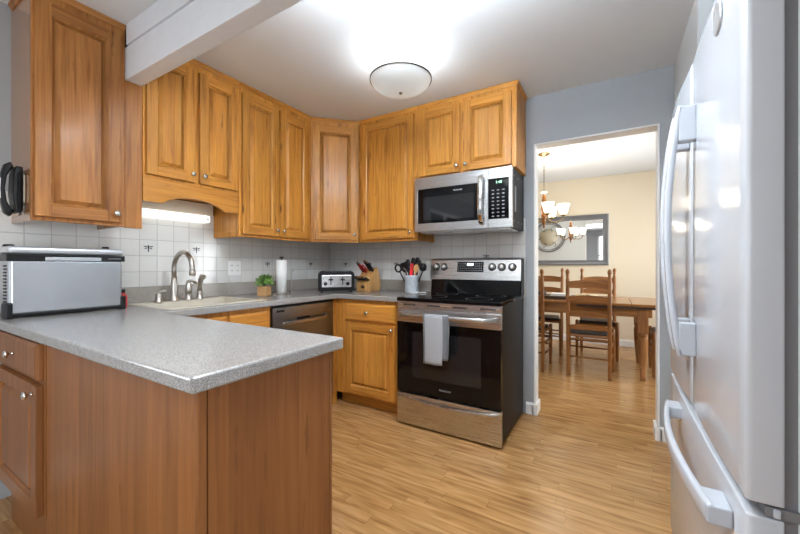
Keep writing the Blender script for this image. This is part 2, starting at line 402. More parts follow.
wk = MB(); wk.box(3.62, 3.72, -3.3, 0, 0, CZ).box(3.62, 3.72, -6.1, -5.3, 0, CZ).box(3.62, 3.72, -5.3, -3.3, 2.08, CZ)
struct('wall_right', wk, 'wall')
wf = MB(); wf.box(-.1, .3, -6.1, -6, 0, CZ).box(1.6, 2.1, -6.1, -6, 0, CZ).box(3.4, 3.72, -6.1, -6, 0, CZ)
for a, b in ((.3, 1.6), (2.1, 3.4)): wf.box(a, b, -6.1, -6, 0, .75).box(a, b, -6.1, -6, 2.25, CZ)
struct('wall_rear', wf, 'wall')
# windows (sitting area and dining room)
def window(name, axis, a0, a1, z0, z1, p, muntin=True):
    """window in a wall whose plane is axis = p"""
    f = MB(); t = .05
    def bx(u0, u1, w0, w1, d=.03):
        if axis == 'y': f.box(u0, u1, p - d, p + d, w0, w1)
        else: f.box(p - d, p + d, u0, u1, w0, w1)
    bx(a0, a0 + t, z0, z1); bx(a1 - t, a1, z0, z1); bx(a0, a1, z0, z0 + t); bx(a0, a1, z1 - t, z1)
    mid = (a0 + a1) / 2
    if muntin: bx(mid - .025, mid + .025, z0, z1); bx(a0, a1, (z0 + z1) / 2 - .02, (z0 + z1) / 2 + .02)
    o = struct(name, f, 'trimw')
    g = MB()
    if axis == 'y': g.box(a0 + .02, a1 - .02, p - .003, p + .003, z0 + .02, z1 - .02)
    else: g.box(p - .003, p + .003, a0 + .02, a1 - .02, z0 + .02, z1 - .02)
    g.build('pane', 'glass', o)
window('window_1', 'y', .3, 1.6, .75, 2.25, -6.05)
window('window_2', 'y', 2.1, 3.4, .75, 2.25, -6.05)
window('window_3', 'x', -4.6, -3.2, .7, 2.1, -.05)
window('window_4', 'x', -5.3, -3.3, 0.0, 2.08, 3.67)
window('window_5', 'x', .9, 2.5, .6, 2.2, 4.45)
# doorway lining, baseboards
j = MB(); j.box(XL, XL + .012, -.004, .119, 0, DZ).box(XR - .012, XR, -.004, .119, 0, DZ).box(XL, XR, -.004, .119, DZ - .012, DZ)
struct('trim_doorway', j, 'trimw', bevel=.002)
def base_profile(mb, axis, p, sgn, a0, a1):
    """skirting against plane axis=p, projecting in direction sgn"""
    pr = [(p, 0), (p + sgn * .014, 0), (p + sgn * .014, .075), (p + sgn * .006, .092), (p, .092)]
    mb.prism(pr, 'x' if axis == 'y' else 'y', a0, a1); return mb
b = MB(); base_profile(b, 'y', 0, -1, 2.0, XL); b.box(XL - .014, XL + .026, -.014, .129, 0, .085)
struct('baseboard_back', b, 'trimw', bevel=.003)
b = MB(); base_profile(b, 'y', 0, -1, XR, 2.92); b.box(XR - .026, XR + .014, -.014, .129, 0, .085)
struct('baseboard_doorway_right', b, 'trimw', bevel=.003)
struct('baseboard_pantry', base_profile(MB(), 'x', 2.92, -1, -.72, -.014), 'trimw')
struct('baseboard_dining', base_profile(MB(), 'y', DY, -1, 0, 4.4), 'trimw')
struct('baseboard_left', base_profile(MB(), 'x', 0, 1, -6, -2.46), 'trimw')
# ceiling beam between kitchen and sitting area, with a wider board on top
bm_ = MB(); bm_.box(0, 3.62, -1.987, -1.905, 2.155, 2.33).box(0.335, 3.62, -1.993, -1.900, 2.335, CZ).box(0, 3.62, -1.982, -1.91, 2.33, 2.336)
struct('ceiling_beam', bm_, 'beamw', 'white painted beam crossing the ceiling beside the tall oak cabinet', 'beam', bevel=.004)

# tile splashbacks with dragonfly tiles
def dragonfly(mb, u, z, put):
    def q(pts): mb.add([put(u + a, z + b) for a, b in pts] + [put(u + a, z + b, .0012) for a, b in pts],
                       [list(range(len(pts), 2 * len(pts)))] + [[i, (i + 1) % len(pts), len(pts) + (i + 1) % len(pts), len(pts) + i] for i in range(len(pts))])
    q([(-.0025, -.026), (.0025, -.026), (.004, .006), (.005, .014), (0, .020), (-.005, .014), (-.004, .006)])
    for s in (-1, 1):
        q([(s * .004, .007), (s * .012, .012), (s * .026, .013), (s * .027, .008), (s * .014, .005)])
        q([(s * .004, .003), (s * .014, .001), (s * .023, -.004), (s * .021, -.008), (s * .010, -.004)])
TL = struct('wall_left_tiles', MB().box(0, .008, -2.9, 0, 1.013, 1.5175), 'tile_y', 'white square tile splashback above the sink counter', 'tiles')
d = MB()
for y, z in ((-1.742, 1.261), (-1.435, 1.261), (-.82, 1.159), (-.3075, 1.159)): dragonfly(d, y, z, lambda a, b_, h=0: (.008 + h, a, b_))
d.build('dragonfly_motif', 'decal', TL)
TB = struct('wall_back_tiles', MB().box(.008, 2.0, -.008, 0, .9, 1.5175), 'tile_x', 'white square tile splashback behind the range', 'tiles')
d = MB()
for x, z in ((.205, 1.159), (.5125, 1.159), (.82, 1.159), (1.435, 1.1615), (1.6875, 1.22)): dragonfly(d, x, z, lambda a, b_, h=0: (a, -.008 - h, b_))
d.build('dragonfly_motif', 'decal', TB)

# ------------------------------------------------------------------ cabinets
def knob(parent, x, y, z, name='knob'):
    k = MB(); k.lathe([(.0075, 0), (.006, -.004), (.0045, -.010), (.006, -.014), (.0135, -.018), (.0155, -.022), (.0135, -.027), (.006, -.0295)], (x, y, z), 18, axis='y')
    o = k.build(name, 'knob_metal', parent); o['label'] = 'brushed pewter knob'; return o
def panel_rings(mb, x0, x1, z0, z1, levels, m=0):
    R = []
    for ins, y in levels: R.append([(x0 + ins, y, z0 + ins), (x1 - ins, y, z0 + ins), (x1 - ins, y, z1 - ins), (x0 + ins, y, z1 - ins)])
    mb.rings(R, m, smooth=False)
def door(parent, x0, x1, z0, z1, yf, kn=None, name='door', fw=.056, wv='oak_v', wh='oak_h'):
    """raised panel door whose back lies at y = yf (room is -y)"""
    t = .021; f = MB()
    f.box(x0, x0 + fw, yf - t, yf, z0, z1).box(x1 - fw, x1, yf - t, yf, z0, z1)
    f.box(x0 + fw, x1 - fw, yf - t, yf, z0, z0 + fw, 1).box(x0 + fw, x1 - fw, yf - t, yf, z1 - fw, z1, 1)
    # sticking: a small sloped bead inside the frame
    a0, a1, c0, c1 = x0 + fw, x1 - fw, z0 + fw, z1 - fw
    for (p, q) in (((a0, c0), (a1, c0)), ((a1, c0), (a1, c1)), ((a1, c1), (a0, c1)), ((a0, c1), (a0, c0))):
        pass
    s = .009
    R = [[(a0 + i, y, c0 + i), (a1 - i, y, c0 + i), (a1 - i, y, c1 - i), (a0 + i, y, c1 - i)] for i, y in ((0, yf - t + .003), (s, yf - t + .011))]
    f.rings(R, 0, smooth=False, cap=False)
    o = f.build(name, [wv, wh], parent, bevel=.0022)
    p = MB(); g = s - .001
    panel_rings(p, a0 + g, a1 - g, c0 + g, c1 - g, [(0, yf - .002), (0, yf - .004), (.005, yf - .004), (.020, yf - .0165), (.022, yf - .0190), (.025, yf - .0190)])
    p.build('raised_panel', wv, o)
    if kn: knob(o, kn[0], yf - t, kn[1])
    return o
def drawer(parent, x0, x1, z0, z1, yf, kn=None, wh='oak_h', name='drawer_front'):
    f = MB(); panel_rings(f, x0, x1, z0, z1, [(0, yf), (0, yf - .014), (.014, yf - .021), (.016, yf - .021)])
    o = f.build(name, wh, parent, bevel=.002)
    if kn: knob(o, kn[0], yf - .021, kn[1])
    return o
def crown(parent, pts_front, z1=CZ, wv='oak_h'):
    """small cornice; pts_front = [(x,y) ...] plan line of cabinet face, outward = to the right of travel"""
    mb = MB(); prof = [(0, z1 - .030), (.005, z1 - .030), (.008, z1 - .022), (.015, z1 - .012), (.015, z1 - .002), (0, z1 - .002)]
    n = len(pts_front); nor = []
    for i in range(n - 1):
        d_ = Vector(pts_front[i + 1]) - Vector(pts_front[i]); d_.normalize(); nor.append(Vector((d_.y, -d_.x)))
    R = []
    for i in range(n):
        if i == 0: mv = nor[0]
        elif i == n - 1: mv = nor[-1]
        else:
            mv = nor[i - 1] + nor[i]; mv = mv / (mv.dot(nor[i]))
        R.append([(pts_front[i][0] + mv.x * a, pts_front[i][1] + mv.y * a, z) for a, z in prof])
    mb.rings(R, 0, smooth=False); return mb.build('crown_molding', wv, parent)

UZ0, UZ1 = 1.357, 2.40
D = .3138
# tall cabinet left of the beam (left wall; local x runs along +y of the room)
def left_cab(name, label, y0, group='oak wall cabinets'): return thing(name, label, 'cabinet', (0, y0, 0), PI / 2, group)
c = left_cab('wall_cabinet', 'single-door oak wall cabinet with a telephone on its side, left of the ceiling beam', -2.35)
w = .36
MB().box(0, w, -D + .018, 0, UZ0 + .03, CZ - .01).box(0, .018, -D + .018, 0, UZ0, UZ0 + .03).box(w - .018, w, -D + .018, 0, UZ0, UZ0 + .03).build('body', 'oak_side', c, bevel=.002)
MB().box(0, w, -D, -D + .018, UZ0, CZ - .01).build('face_frame', 'oak_tall', c, bevel=.002)
door(c, .008, .335, 1.376, 2.375, -D, (.312, 1.422), wv='oak_tall', wh='oak_tall_h')
MB().box(w, .442, -D, -D + .018, UZ0 - .003, 2.153).build('filler_panel', 'oak_tall', c, bevel=.002)
crown(c, [(0, -.02), (0, -D), (w, -D)], wv='oak_tall_h')
# cabinet over the sink with arched valance
c = left_cab('wall_cabinet', 'short two-door oak wall cabinet with arched valance over the sink', -1.905)
w = .595
MB().box(0, w, -D + .018, 0, 1.60, CZ - .01).build('body', 'oak_v', c, bevel=.002)
MB().box(0, w, -D, -D + .018, 1.60, CZ - .01).build('face_frame', 'oak_v', c, bevel=.002)
door(c, .012, .283, 1.668, 2.375, -D, (.262, 1.715))
door(c, .313, .583, 1.668, 2.375, -D, (.334, 1.715))
zb = 1.513; poly = [(0, 1.652), (0, zb), (.10, zb)]
for i in range(1, 16):
    t = i / 16; poly.append((.10 + .39 * t, zb + .056 * sin(PI * t) ** .75))
poly += [(.49, zb), (w, zb), (w, 1.652)]
v = MB(); v.prism(poly[::-1], 'y', -D - .001, -D + .017); v.build('arched_valance', 'oak_h', c)
crown(c, [(0, -D), (w, -D)])
# two-door cabinet on the left wall
c = left_cab('wall_cabinet', 'tall two-door oak wall cabinet right of the sink valance', -1.306)
w = .696
MB().box(0, w, -D + .018, 0, UZ0 + .03, CZ - .01).box(0, .018, -D + .018, 0, UZ0 - .005, UZ0 + .03).build('body', 'oak_v', c, bevel=.002)
MB().box(0, w, -D, -D + .018, UZ0 - .005, CZ - .01).build('face_frame', 'oak_v', c, bevel=.002)
door(c, .017, .330, 1.374, 2.375, -D, (.308, 1.42))
door(c, .350, .656, 1.374, 2.375, -D, (.372, 1.42))
crown(c, [(0, -D), (w, -D)])
# diagonal corner cabinet
q = .61 - D
c = thing('corner_wall_cabinet', 'diagonal single-door oak wall cabinet across the corner', 'cabinet', (D, -.61, 0), PI / 4, 'oak wall cabinets')
w = q * math.sqrt(2)
h = D / math.sqrt(2)
MB().prism([(0, .018), (w, .018), (w - .014, .034), (w + h - .02, h + 0.018), (w / 2, w / 2 + 2 * h - .03), (-h + .02, h + 0.018), (.014, .034)], 'z', UZ0 + .03, CZ - .01).build('body', 'oak_v', c)
MB().box(.001, w - .001, 0, .018, UZ0 - .005, CZ - .01).build('face_frame', 'oak_v', c, bevel=.002)
door(c, .020, w - .020, 1.374, 2.375, 0, (w - .042, 1.42))
crown(c, [(0, 0), (w, 0)])
# single wide door on the back wall
c = thing('wall_cabinet', 'wide single-door oak wall cabinet left of the microwave', 'cabinet', (.612, 0, 0), 0, 'oak wall cabinets')
w = .603
MB().box(0, w, -D + .018, 0, UZ0 + .03, CZ - .01).box(w - .018, w, -D + .018, 0, UZ0 - .005, UZ0 + .03).build('body', 'oak_v', c, bevel=.002)
MB().box(0, w, -D, -D + .018, UZ0 - .005, CZ - .01).build('face_frame', 'oak_v', c, bevel=.002)
door(c, .035, .572, 1.374, 2.39, -D, (.548, 1.42))
crown(c, [(0, -D), (w, -D)])
# over the microwave
c = thing('wall_cabinet', 'short two-door oak wall cabinet above the microwave', 'cabinet', (1.2165, 0, 0), 0, 'oak wall cabinets')
w = .782
MB().box(0, w, -D + .018, 0, 1.845, CZ - .01).build('body', 'oak_v', c, bevel=.002)
MB().box(0, w, -D, -D + .018, 1.845, CZ - .01).build('face_frame', 'oak_v', c, bevel=.002)
door(c, .022, .366, 1.862, 2.385, -D, (.345, 1.905))
door(c, .396, .750, 1.862, 2.385, -D, (.417, 1.905))
crown(c, [(0, -D), (w, -D), (w, -.02)])

# base cabinets
BF = .60
def base_body(c, w, d=BF, z0=.10, z1=.874, toe=.075, zb=None):
    MB().box(0, w, -d + .019, -.02, z0, zb or z1).build('body', 'oak_v', c)
    MB().box(0, w, -d, -d + .019, z0, z1).build('face_frame', 'oak_v', c, bevel=.0015)
    MB().box(0, w, -d + toe, -d + toe + .015, 0, z0).build('toe_kick', 'oak_h', c)
c = thing('base_cabinet', 'oak base cabinet with one drawer and one door left of the range', 'cabinet', (.601, 0, 0), 0, 'oak base cabinets')
base_body(c, .623)
drawer(c, .101, .581, .706, .846, -BF, (.331, .776))
door(c, .101, .581, .122, .688, -BF, (.556, .66), fw=.06)
c = thing('sink_base_cabinet', 'oak sink base cabinet with plain drawer fronts beside the dishwasher', 'cabinet', (0, -1.90, 0), PI / 2, 'oak base cabinets')
base_body(c, .628, zb=.735)
for a, e_ in ((.02, .305), (.325, .610)):
    drawer(c, a, e_, .715, .846, -BF, name='drawer_front')
    door(c, a, e_, .122, .695, -BF, (e_ - .03 if a < .1 else a + .03, .66))
c = thing('corner_base_panel', 'narrow oak filler between dishwasher and corner base cabinet', 'cabinet', (0, -.648, 0), PI / 2)
MB().box(.001, .047, -BF, -.02, .0, .874).build('filler', 'oak_v', c)
# peninsula
c = thing('peninsula_cabinet', 'oak peninsula cabinet clad in reddish wood panels under the counter', 'cabinet', (.22, -1.985, 0))
PW, PD = 1.565, .42
MB().box(.012, PW - .012, -.40, -.012, .0, .874).build('body', 'oak_v', c)
MB().box(.586, PW - .012, -.438, -.4002, 0, .874).build('front_panel', 'panel_wood', c)
MB().box(PW - .012, PW, -.4155, -.012, 0, .874).build('end_panel', 'panel_wood', c, bevel=.001)
MB().box(PW - .012, PW + .003, -.442, -.419, 0, .874).build('corner_post', 'panel_wood', c, bevel=.004)
MB().box(PW - .02, PW + .003, -.012, .0, 0, .874).build('corner_post', 'panel_wood', c, bevel=.003)
MB().box(0, .58, -.44, -.4002, .215, .874).build('face_frame', 'panel_wood', c)
MB().box(0.02, .58, -.412, -.4002, 0, .214).build('toe_kick', 'panel_wood', c)
wdr = 'panel_wood'
drawer(c, .02, .558, .725, .862, -.44, (.285, .795), wh='panel_wood')
door(c, .02, .558, .225, .708, -.44, (.522, .675), wv='panel_wood', wh='panel_wood', name='door')

# countertop: one continuous L plus peninsula
xs = [0, .09, .56, .64, 1.225, 1.82]
ys = [-2.457, -1.965, -1.865, -1.305, -.64, 0]
def occ(i, k):
    x = (xs[i] + xs[i + 1]) / 2; y = (ys[k] + ys[k + 1]) / 2
    if y < -1.965: return True
    if .09 < x < .56 and -1.865 < y < -1.305: return False
    if x < .64: return True
    return y > -.64 and x < 1.225
ct = MB(); z0, z1 = .876, .914
for i in range(len(xs) - 1):
    for k in range(len(ys) - 1):
        if not occ(i, k): continue
        x0, x1, y0, y1 = xs[i], xs[i + 1], ys[k], ys[k + 1]
        for z in (z0, z1): ct.add([(x0, y0, z), (x1, y0, z), (x1, y1, z), (x0, y1, z)], [(0, 1, 2, 3)])
        for (di, dk, pts) in ((-1, 0, ((x0, y0), (x0, y1))), (1, 0, ((x1, y0), (x1, y1))), (0, -1, ((x0, y0), (x1, y0))), (0, 1, ((x0, y1), (x1, y1)))):
            ii, kk = i + di, k + dk
            if 0 <= ii < len(xs) - 1 and 0 <= kk < len(ys) - 1 and occ(ii, kk): continue
            (a, b_), (e_, f_) = pts; ct.add([(a, b_, z0), (e_, f_, z0), (e_, f_, z1), (a, b_, z1)], [(0, 1, 2, 3)])
CT = ct.build('countertop', 'counter', None, bevel=.007, seg=3, weld=True)
tag(CT, 'speckled grey laminate countertop running from the peninsula to the range', 'countertop')
bs = MB(); bs.box(.0005, .018, -2.457, -.018, .9145, 1.012).box(.0005, 1.225, -.018, -.0085, .9145, 1.012)
o = bs.build('backsplash_strip', 'counter_warm_lit', CT, bevel=.002)

# ------------------------------------------------------------------ sink and taps
c = thing('kitchen_sink', 'cream drop-in sink set in the counter under the lit valance', 'sink', (.325, -1.585, .914))
s = MB(); a, bq = .255, .305
R = [[(sx * (a - i), sy * (bq - i), z) for sx, sy in ((-1, -1), (1, -1), (1, 1), (-1, 1))] for i, z in ((0, .0005), (.004, .004), (.016, .0055), (.03, .005))]
s.rings(R, 0, smooth=False, cap=False)
s.add([(-a + .03, -bq + .03, .005), (a - .03, -bq + .03, .005), (a - .03, bq - .03, .005), (-a + .03, bq - .03, .005),
       (-a + .11, -bq + .05, .005), (a - .05, -bq + .05, .005), (a - .05, bq - .05, .005), (-a + .11, bq - .05, .005)], [(0, 1, 5, 4), (1, 2, 6, 5), (2, 3, 7, 6), (3, 0, 4, 7)])
s.build('rim', 'cream', c, bevel=.003, weld=True)
s = MB(); R = [[(x, y, z) for x, y in ((-a + .11 + i, -bq + .05 + i), (a - .05 - i, -bq + .05 + i), (a - .05 - i, bq - .05 - i), (-a + .11 + i, bq - .05 - i))] for i, z in ((0, .005), (.012, -.15), (.03, -.165))]
s.rings(R, 0, smooth=False, cap=False); n_ = len(s.v); s.f.append([n_ - 4, n_ - 3, n_ - 2, n_ - 1]); s.m.append(0); s.sm.append(False)
s.build('basin', 'cream', c)
SX = .155; SZ = .9195
c = thing('faucet', 'gooseneck faucet in brushed nickel behind the sink', 'faucet', (SX, -1.66, SZ))
f = MB(); f.lathe([(.030, 0), (.030, .006), (.024, .012), (.020, .05), (.022, .09), (.017, .13), (.0155, .16)], n=20)
f.build('base_column', 'pewter', c)
pts = [(0, 0, .15)]
for i in range(0, 19):
    t = PI * i / 18; pts.append((.106 - .106 * cos(t), 0, .205 + .106 * sin(t)))
pts.append((.214, 0, .185))
f = MB(); f.tube(pts, .0145, 14); f.lathe([(.0145, .0), (.018, -.008), (.0185, -.035), (.016, -.038)], (.2135, 0, .205), 14); f.build('gooseneck_spout', 'pewter', c)
def tap_piece(name, label, cat, y, kind):
    c = thing(name, label, cat, (SX + .01, y, SZ)); c.scale = (1.25, 1.25, 1.2)
    MB().lathe([(.021, 0), (.021, .005), (.015, .012), (.013, .03), (.015, .042), (.010, .05)], n=18).build('base', 'pewter', c)
    if kind == 'lever':
        MB().sweep([(-.004, -.006, .045), (.008, .006, .055), (.018, .016, .060), (.026, .024, .058)], [.016, .015, .013, .010], .009, (-.6, .6, 0)).build('lever', 'pewter', c)
    elif kind == 'pump':
        m_ = MB(); m_.lathe([(.013, .03), (.017, .05), (.016, .085), (.009, .095), (.008, .10)], n=16); m_.sweep([(-.012, 0, .10), (.01, 0, .106), (.04, .01, .10), (.052, .012, .09)], .014, .010, (0, 1, 0)); m_.build('pump_head', 'pewter', c)
    else:
        MB().tube([(0, 0, .04), (.003, 0, .08), (.008, 0, .11), (.022, 0, .128), (.038, 0, .124)], [.012, .011, .013, .014, .015], 14).build('spray_head', 'pewter', c)
tap_piece('lever_tap', 'short lever tap left of the gooseneck faucet', 'faucet', -1.755, 'lever')
tap_piece('soap_dispenser', 'brushed nickel soap pump just right of the gooseneck faucet', 'dispenser', -1.575, 'pump')
tap_piece('side_sprayer', 'brushed nickel side sprayer at the far end of the sink fittings', 'sprayer', -1.50, 'spray')
# under-cabinet light
c = thing('under_cabinet_light', 'lit fluorescent strip on the wall under the valance', 'light', (.009, -1.895, 1.455))
MB().box(.0, .052, .0, .555, .05, .138).build('housing', 'cream', c, bevel=.004)
lb = MB()
for i in range(9): lb.box(.0525, .053, .10 + i * .011, .107 + i * .011, .092, .106)
lb.build('rating_label', 'grey', c)
MB().box(.005, .085, .006, .515, .0, .049).build('diffuser', 'tube', c, bevel=.01)
MB().box(.085, .087, .485, .50, .016, .03).build('switch', 'white', c)

# ------------------------------------------------------------------ dishwasher
c = thing('dishwasher', 'dark stainless dishwasher under the counter near the corner', 'dishwasher', (0, -1.268, 0), PI / 2)
w = .615
MB().box(.004, w - .004, -.585, -.02, .09, .868).build('tub', 'black', c)
dd = MB(); dd.box(.006, w - .006, -.615, -.586, .115, .735).box(.006, w - .006, -.615, -.586, .772, .856)
dd.box(.006, .09, -.615, -.586, .735, .772).box(w - .09, w - .006, -.615, -.586, .735, .772).box(.09, w - .09, -.592, -.586, .735, .772)
dr = dd.build('door', 'steel_dark', c, bevel=.002)
MB().sweep([(.09, -.617, .742), (.2, -.622, .742), (.415, -.622, .742), (w - .09, -.617, .742)], .022, .012, (0, 0, 1)).build('handle_bar', 'steel', dr)
MB().box(.24, .36, -.6, -.593, .755, .77).build('control_strip', 'black', dr)
MB().box(.035, .105, -.6155, -.6148, .825, .84).build('badge', 'black', dr)
MB().box(.006, w - .006, -.53, -.515, 0, .1).build('toe_kick', 'black', c)

# ------------------------------------------------------------------ range
c = thing('range', 'stainless freestanding electric range with black glass oven door', 'stove', (1.231, 0, 0))
w = .757
MB().box(.004, w - .004, -.63, -.032, .02, .893).build('body', 'charcoal', c, bevel=.003)
for x in (.05, w - .05):
    for y in (-.58, -.08): MB().lathe([(.02, 0), (.02, .012), (.012, .014), (.012, .021)], (x, y, 0), 12).build('foot', 'black', c)
ck = MB(); ck.box(0, w, -.673, -.10, .893, .918)
o = ck.build('cooktop', 'blackgl', c, bevel=.006, seg=3)
for x, y, r in ((.20, -.50, .11), (.56, -.50, .09), (.20, -.22, .085), (.56, -.22, .11)):
    rg = MB()
    for rr in (r,): rg.rings([[(x + q_ * cos(2 * PI * i / 40), y + q_ * sin(2 * PI * i / 40), .9186) for i in range(40)] for q_ in (rr - .0012, rr + .0012)], 0, cap=False)
    rg.build('burner_ring', 'grey', o)
fs = MB(); fs.box(.002, w - .002, -.660, -.63, .845, .893)
o = fs.build('front_vent_strip', 'steel', c, bevel=.003)
for a in (.05, .24, .43, .62): MB().box(a, a + .10, -.6612, -.660, .864, .874).build('vent_slot', 'grille', o)
d = MB(); d.box(.002, w - .002, -.668, -.632, .745, .842)
dr = d.build('oven_door', 'steel', c, bevel=.004)
MB().box(.002, w - .002, -.668, -.632, .245, .744).build('door_glass', 'blackgl', dr, bevel=.003)
MB().box(.13, w - .13, -.6685, -.668, .36, .68).build('window', plain('oven_window', (.012, .012, .013), .12), dr)
hp = [(.03, -.668, .803), (.05, -.70, .803), (.10, -.722, .803), (.2, -.733, .803), (w / 2, -.737, .803), (w - .2, -.733, .803), (w - .10, -.722, .803), (w - .05, -.70, .803), (w - .03, -.668, .803)]
MB().sweep(hp, .03, .018, (0, 0, 1), smooth=True).build('handle', 'steel', dr)
lettering('maker_lettering', 'FRIGIDAIRE', .017, 'key', dr, (w / 2, -.6686, .30), (PI / 2, 0, 0))
dw = MB(); dw.box(.002, w - .002, -.668, -.632, .016, .234)
do = dw.build('storage_drawer', 'steel', c, bevel=.004)
hp = [(.01 + (w - .02) * i / 12, -.669 - .022 * sin(PI * i / 12), .213 - .022 * sin(PI * i / 12)) for i in range(13)]
MB().sweep(hp, .018, .012, (0, 0, 1), smooth=True).build('drawer_pull', 'steel', do)
bgd = MB(); bgd.box(0.004, w - .004, -.10, -.033, .905, 1.03)
MB().prism([(-.125, .919), (-.10, .919), (-.10, 1.029), (-.105, 1.029)], 'x', .01, w - .01).build('backguard_lower', 'blackgl', c)
bgd.build('backguard_core', 'charcoal', c)
bk = MB(); bk.prism([(-.125, 1.03), (-.033, 1.03), (-.033, 1.205), (-.085, 1.205), (-.098, 1.19)], 'x', 0, w)
bo = bk.build('control_panel', 'steel', c, bevel=.003)
MB().box(w, w + .004, -.12, -.03, .92, 1.20).build('side_cap', 'black', c)
def onface(z): return -.125 + (z - 1.03) / .16 * .027
tilt = math.atan2(.027, .16)
for x in (.055, .125, .535, .61, .69):
    TR = Matrix.Translation((x, onface(1.135), 1.135)) @ Matrix.Rotation(-tilt, 4, 'X')
    k = MB(); k.lathe([(.026, -.003), (.025, -.008), (.021, -.028), (.008, -.030)], n=22, axis='y').box(-.003, .003, -.034, -.02, -.016, .016)
    ko = k.xf(TR).build('knob', 'steel', bo); k = MB(); k.lathe([(.031, 0), (.031, -.0035), (.022, -.004)], n=24, axis='y'); k.xf(TR).build('knob_ring', 'black', bo)
p = MB(); p.box(-.11, .11, -.003, 0, -.042, .042); p.xf(Matrix.Translation((.355, onface(1.135), 1.135)) @ Matrix.Rotation(-tilt, 4, 'X')); po = p.build('display_panel', 'blackgl', bo)
p = MB()
for r_ in range(4):
    for k in range(12):
        if r_ > 1 and 3 < k < 8: continue
        p.box(-.10 + k * .0172, -.092 + k * .0172, -.0036, -.003, -.032 + r_ * .018, -.025 + r_ * .018)
p.xf(Matrix.Translation((.355, onface(1.135), 1.135)) @ Matrix.Rotation(-tilt, 4, 'X')); p.build('keys', 'key', po)
p = MB(); p.box(-.026, .026, -.0036, -.003, .010, .030); p.xf(Matrix.Translation((.355, onface(1.135), 1.135)) @ Matrix.Rotation(-tilt, 4, 'X')); p.build('clock_display', 'display_white', po)
# towel on the oven handle
c = thing('dish_towel', 'grey dish towel with a dark edge hanging over the oven handle', 'towel', (1.231, 0, 0))
def cloth(x0, x1, zt, zbot, y, side):
    R = []; N_ = 14
    for i in range(N_ + 1):
        t = i / N_; z = zt + (zbot - zt) * t
        row = []
        for k in range(13):
            s_ = k / 12; x = x0 + (x1 - x0) * s_ + .006 * sin(3 * t + s_) * t
            yy = y + side * (.004 * sin(7 * s_ + .6) * (.3 + t) + .003 * sin(13 * s_ + 2 * t) * t)
            row.append((x, yy, z))
        R.append(row)
    return R
def sheet(mb, R, th, m=0, mfun=None):
    n, k = len(R), len(R[0])
    o0 = len(mb.v)
    for r_ in R: mb.v += r_
    for r_ in R: mb.v += [(x, y + th, z) for x, y, z in r_]
    def idx(i, q_, l): return o0 + l * n * k + i * k + q_
    for i in range(n - 1):
        for q_ in range(k - 1):
            for l in (0, 1):
                mb.f.append([idx(i, q_, l), idx(i, q_ + 1, l), idx(i + 1, q_ + 1, l), idx(i + 1, q_, l)]); mb.m.append(mfun(i, q_) if mfun else m); mb.sm.append(True)
    for i in range(n - 1):
        for q_ in (0, k - 1): mb.f.append([idx(i, q_, 0), idx(i + 1, q_, 0), idx(i + 1, q_, 1), idx(i, q_, 1)]); mb.m.append(mfun(i, min(q_, k - 2)) if mfun else m); mb.sm.append(False)
    for q_ in range(k - 1):
        for i in (0, n - 1): mb.f.append([idx(i, q_, 0), idx(i, q_ + 1, 0), idx(i, q_ + 1, 1), idx(i, q_, 1)]); mb.m.append(m); mb.sm.append(False)
t = MB(); stripe = lambda i, q_: 1 if q_ in (0,) else 0
arc = [[(.232 + .158 * k / 12, -.736 - .0165 * cos(PI * a / 8), .8185 + .006 * sin(PI * a / 8)) for k in range(13)] for a in range(9)]
sheet(t, cloth(.255, .395, .818, .492, -.752, 1), .004, 0, stripe)
t.build('front_fall', ['towel', 'towel_dark'], c)
t = MB(); sheet(t, cloth(.388, .437, .818, .53, -.7505, 1), .004, 1); t.build('side_fold', ['towel', 'towel_dark'], c)
t = MB()
R = [[(.255 + .18 * k / 12, -.736 - .016 * cos(PI * a / 8), .818 + .006 * sin(PI * a / 8)) for k in range(13)] for a in range(9)]
sheet(t, R, .0035, 0, stripe)
t.build('top_fold', ['towel', 'towel_dark'], c)
t = MB(); sheet(t, cloth(.262, .43, .818, .60, -.7185, -1), .003, 0); t.build('back_fall', ['towel', 'towel_dark'], c)

# ------------------------------------------------------------------ microwave
c = thing('microwave', 'stainless over-the-range microwave below the short oak cabinet', 'microwave', (1.232, 0, 1.412))
w = .756; hh = .420
MB().box(.004, w - .004, -.365, -.012, 0.004, hh).build('case', 'charcoal', c, bevel=.002)
sv = MB()
for i in range(7): sv.box(w - .004, w - .003, -.30 + i * .006, -.297 + i * .006, .12, .30)
sv.build('side_vent', 'grey', c)
for y_ in (-.32, -.2, -.08):
    for z_ in (.05, .37): MB().lathe([(.006, 0), (.006, .0015)], (w - .004, y_, z_), 10, axis='x').build('side_screw', 'grey', c)
MB().box(.03, w - .03, -.35, -.05, -.010, .004).build('underside_filter', 'steel', c, bevel=.002)
MB().box(.30, .42, -.34, -.30, -.012, -.010).build('cooktop_lamp', 'white', c)
xd = .590
d = MB(); d.box(0, xd, -.40, -.366, 0, .062).box(0, xd, -.40, -.366, .330, hh).box(0, .028, -.40, -.366, .062, .330).box(.535, xd, -.40, -.366, .062, .330)
do = d.build('door', 'steel', c, bevel=.002)
MB().box(.028, .535, -.397, -.37, .062, .330).build('door_glass', 'blackgl', do)
MB().box(.075, .485, -.3975, -.3968, .085, .265).build('window_mesh', plain('microwave_window', (.014, .0145, .016), .05, s=.6), do)
hp = [(.545, -.40, .03), (.545, -.425, .045), (.545, -.445, .10), (.545, -.452, .205), (.545, -.445, .31), (.545, -.425, .365), (.545, -.40, .38)]
MB().sweep(hp, .034, .016, (1, 0, 0), smooth=True).build('handle', 'chrome', do)
lettering('maker_lettering', 'FRIGIDAIRE', .014, 'white', do, (.36, -.3975, .297), (PI / 2, 0, 0))
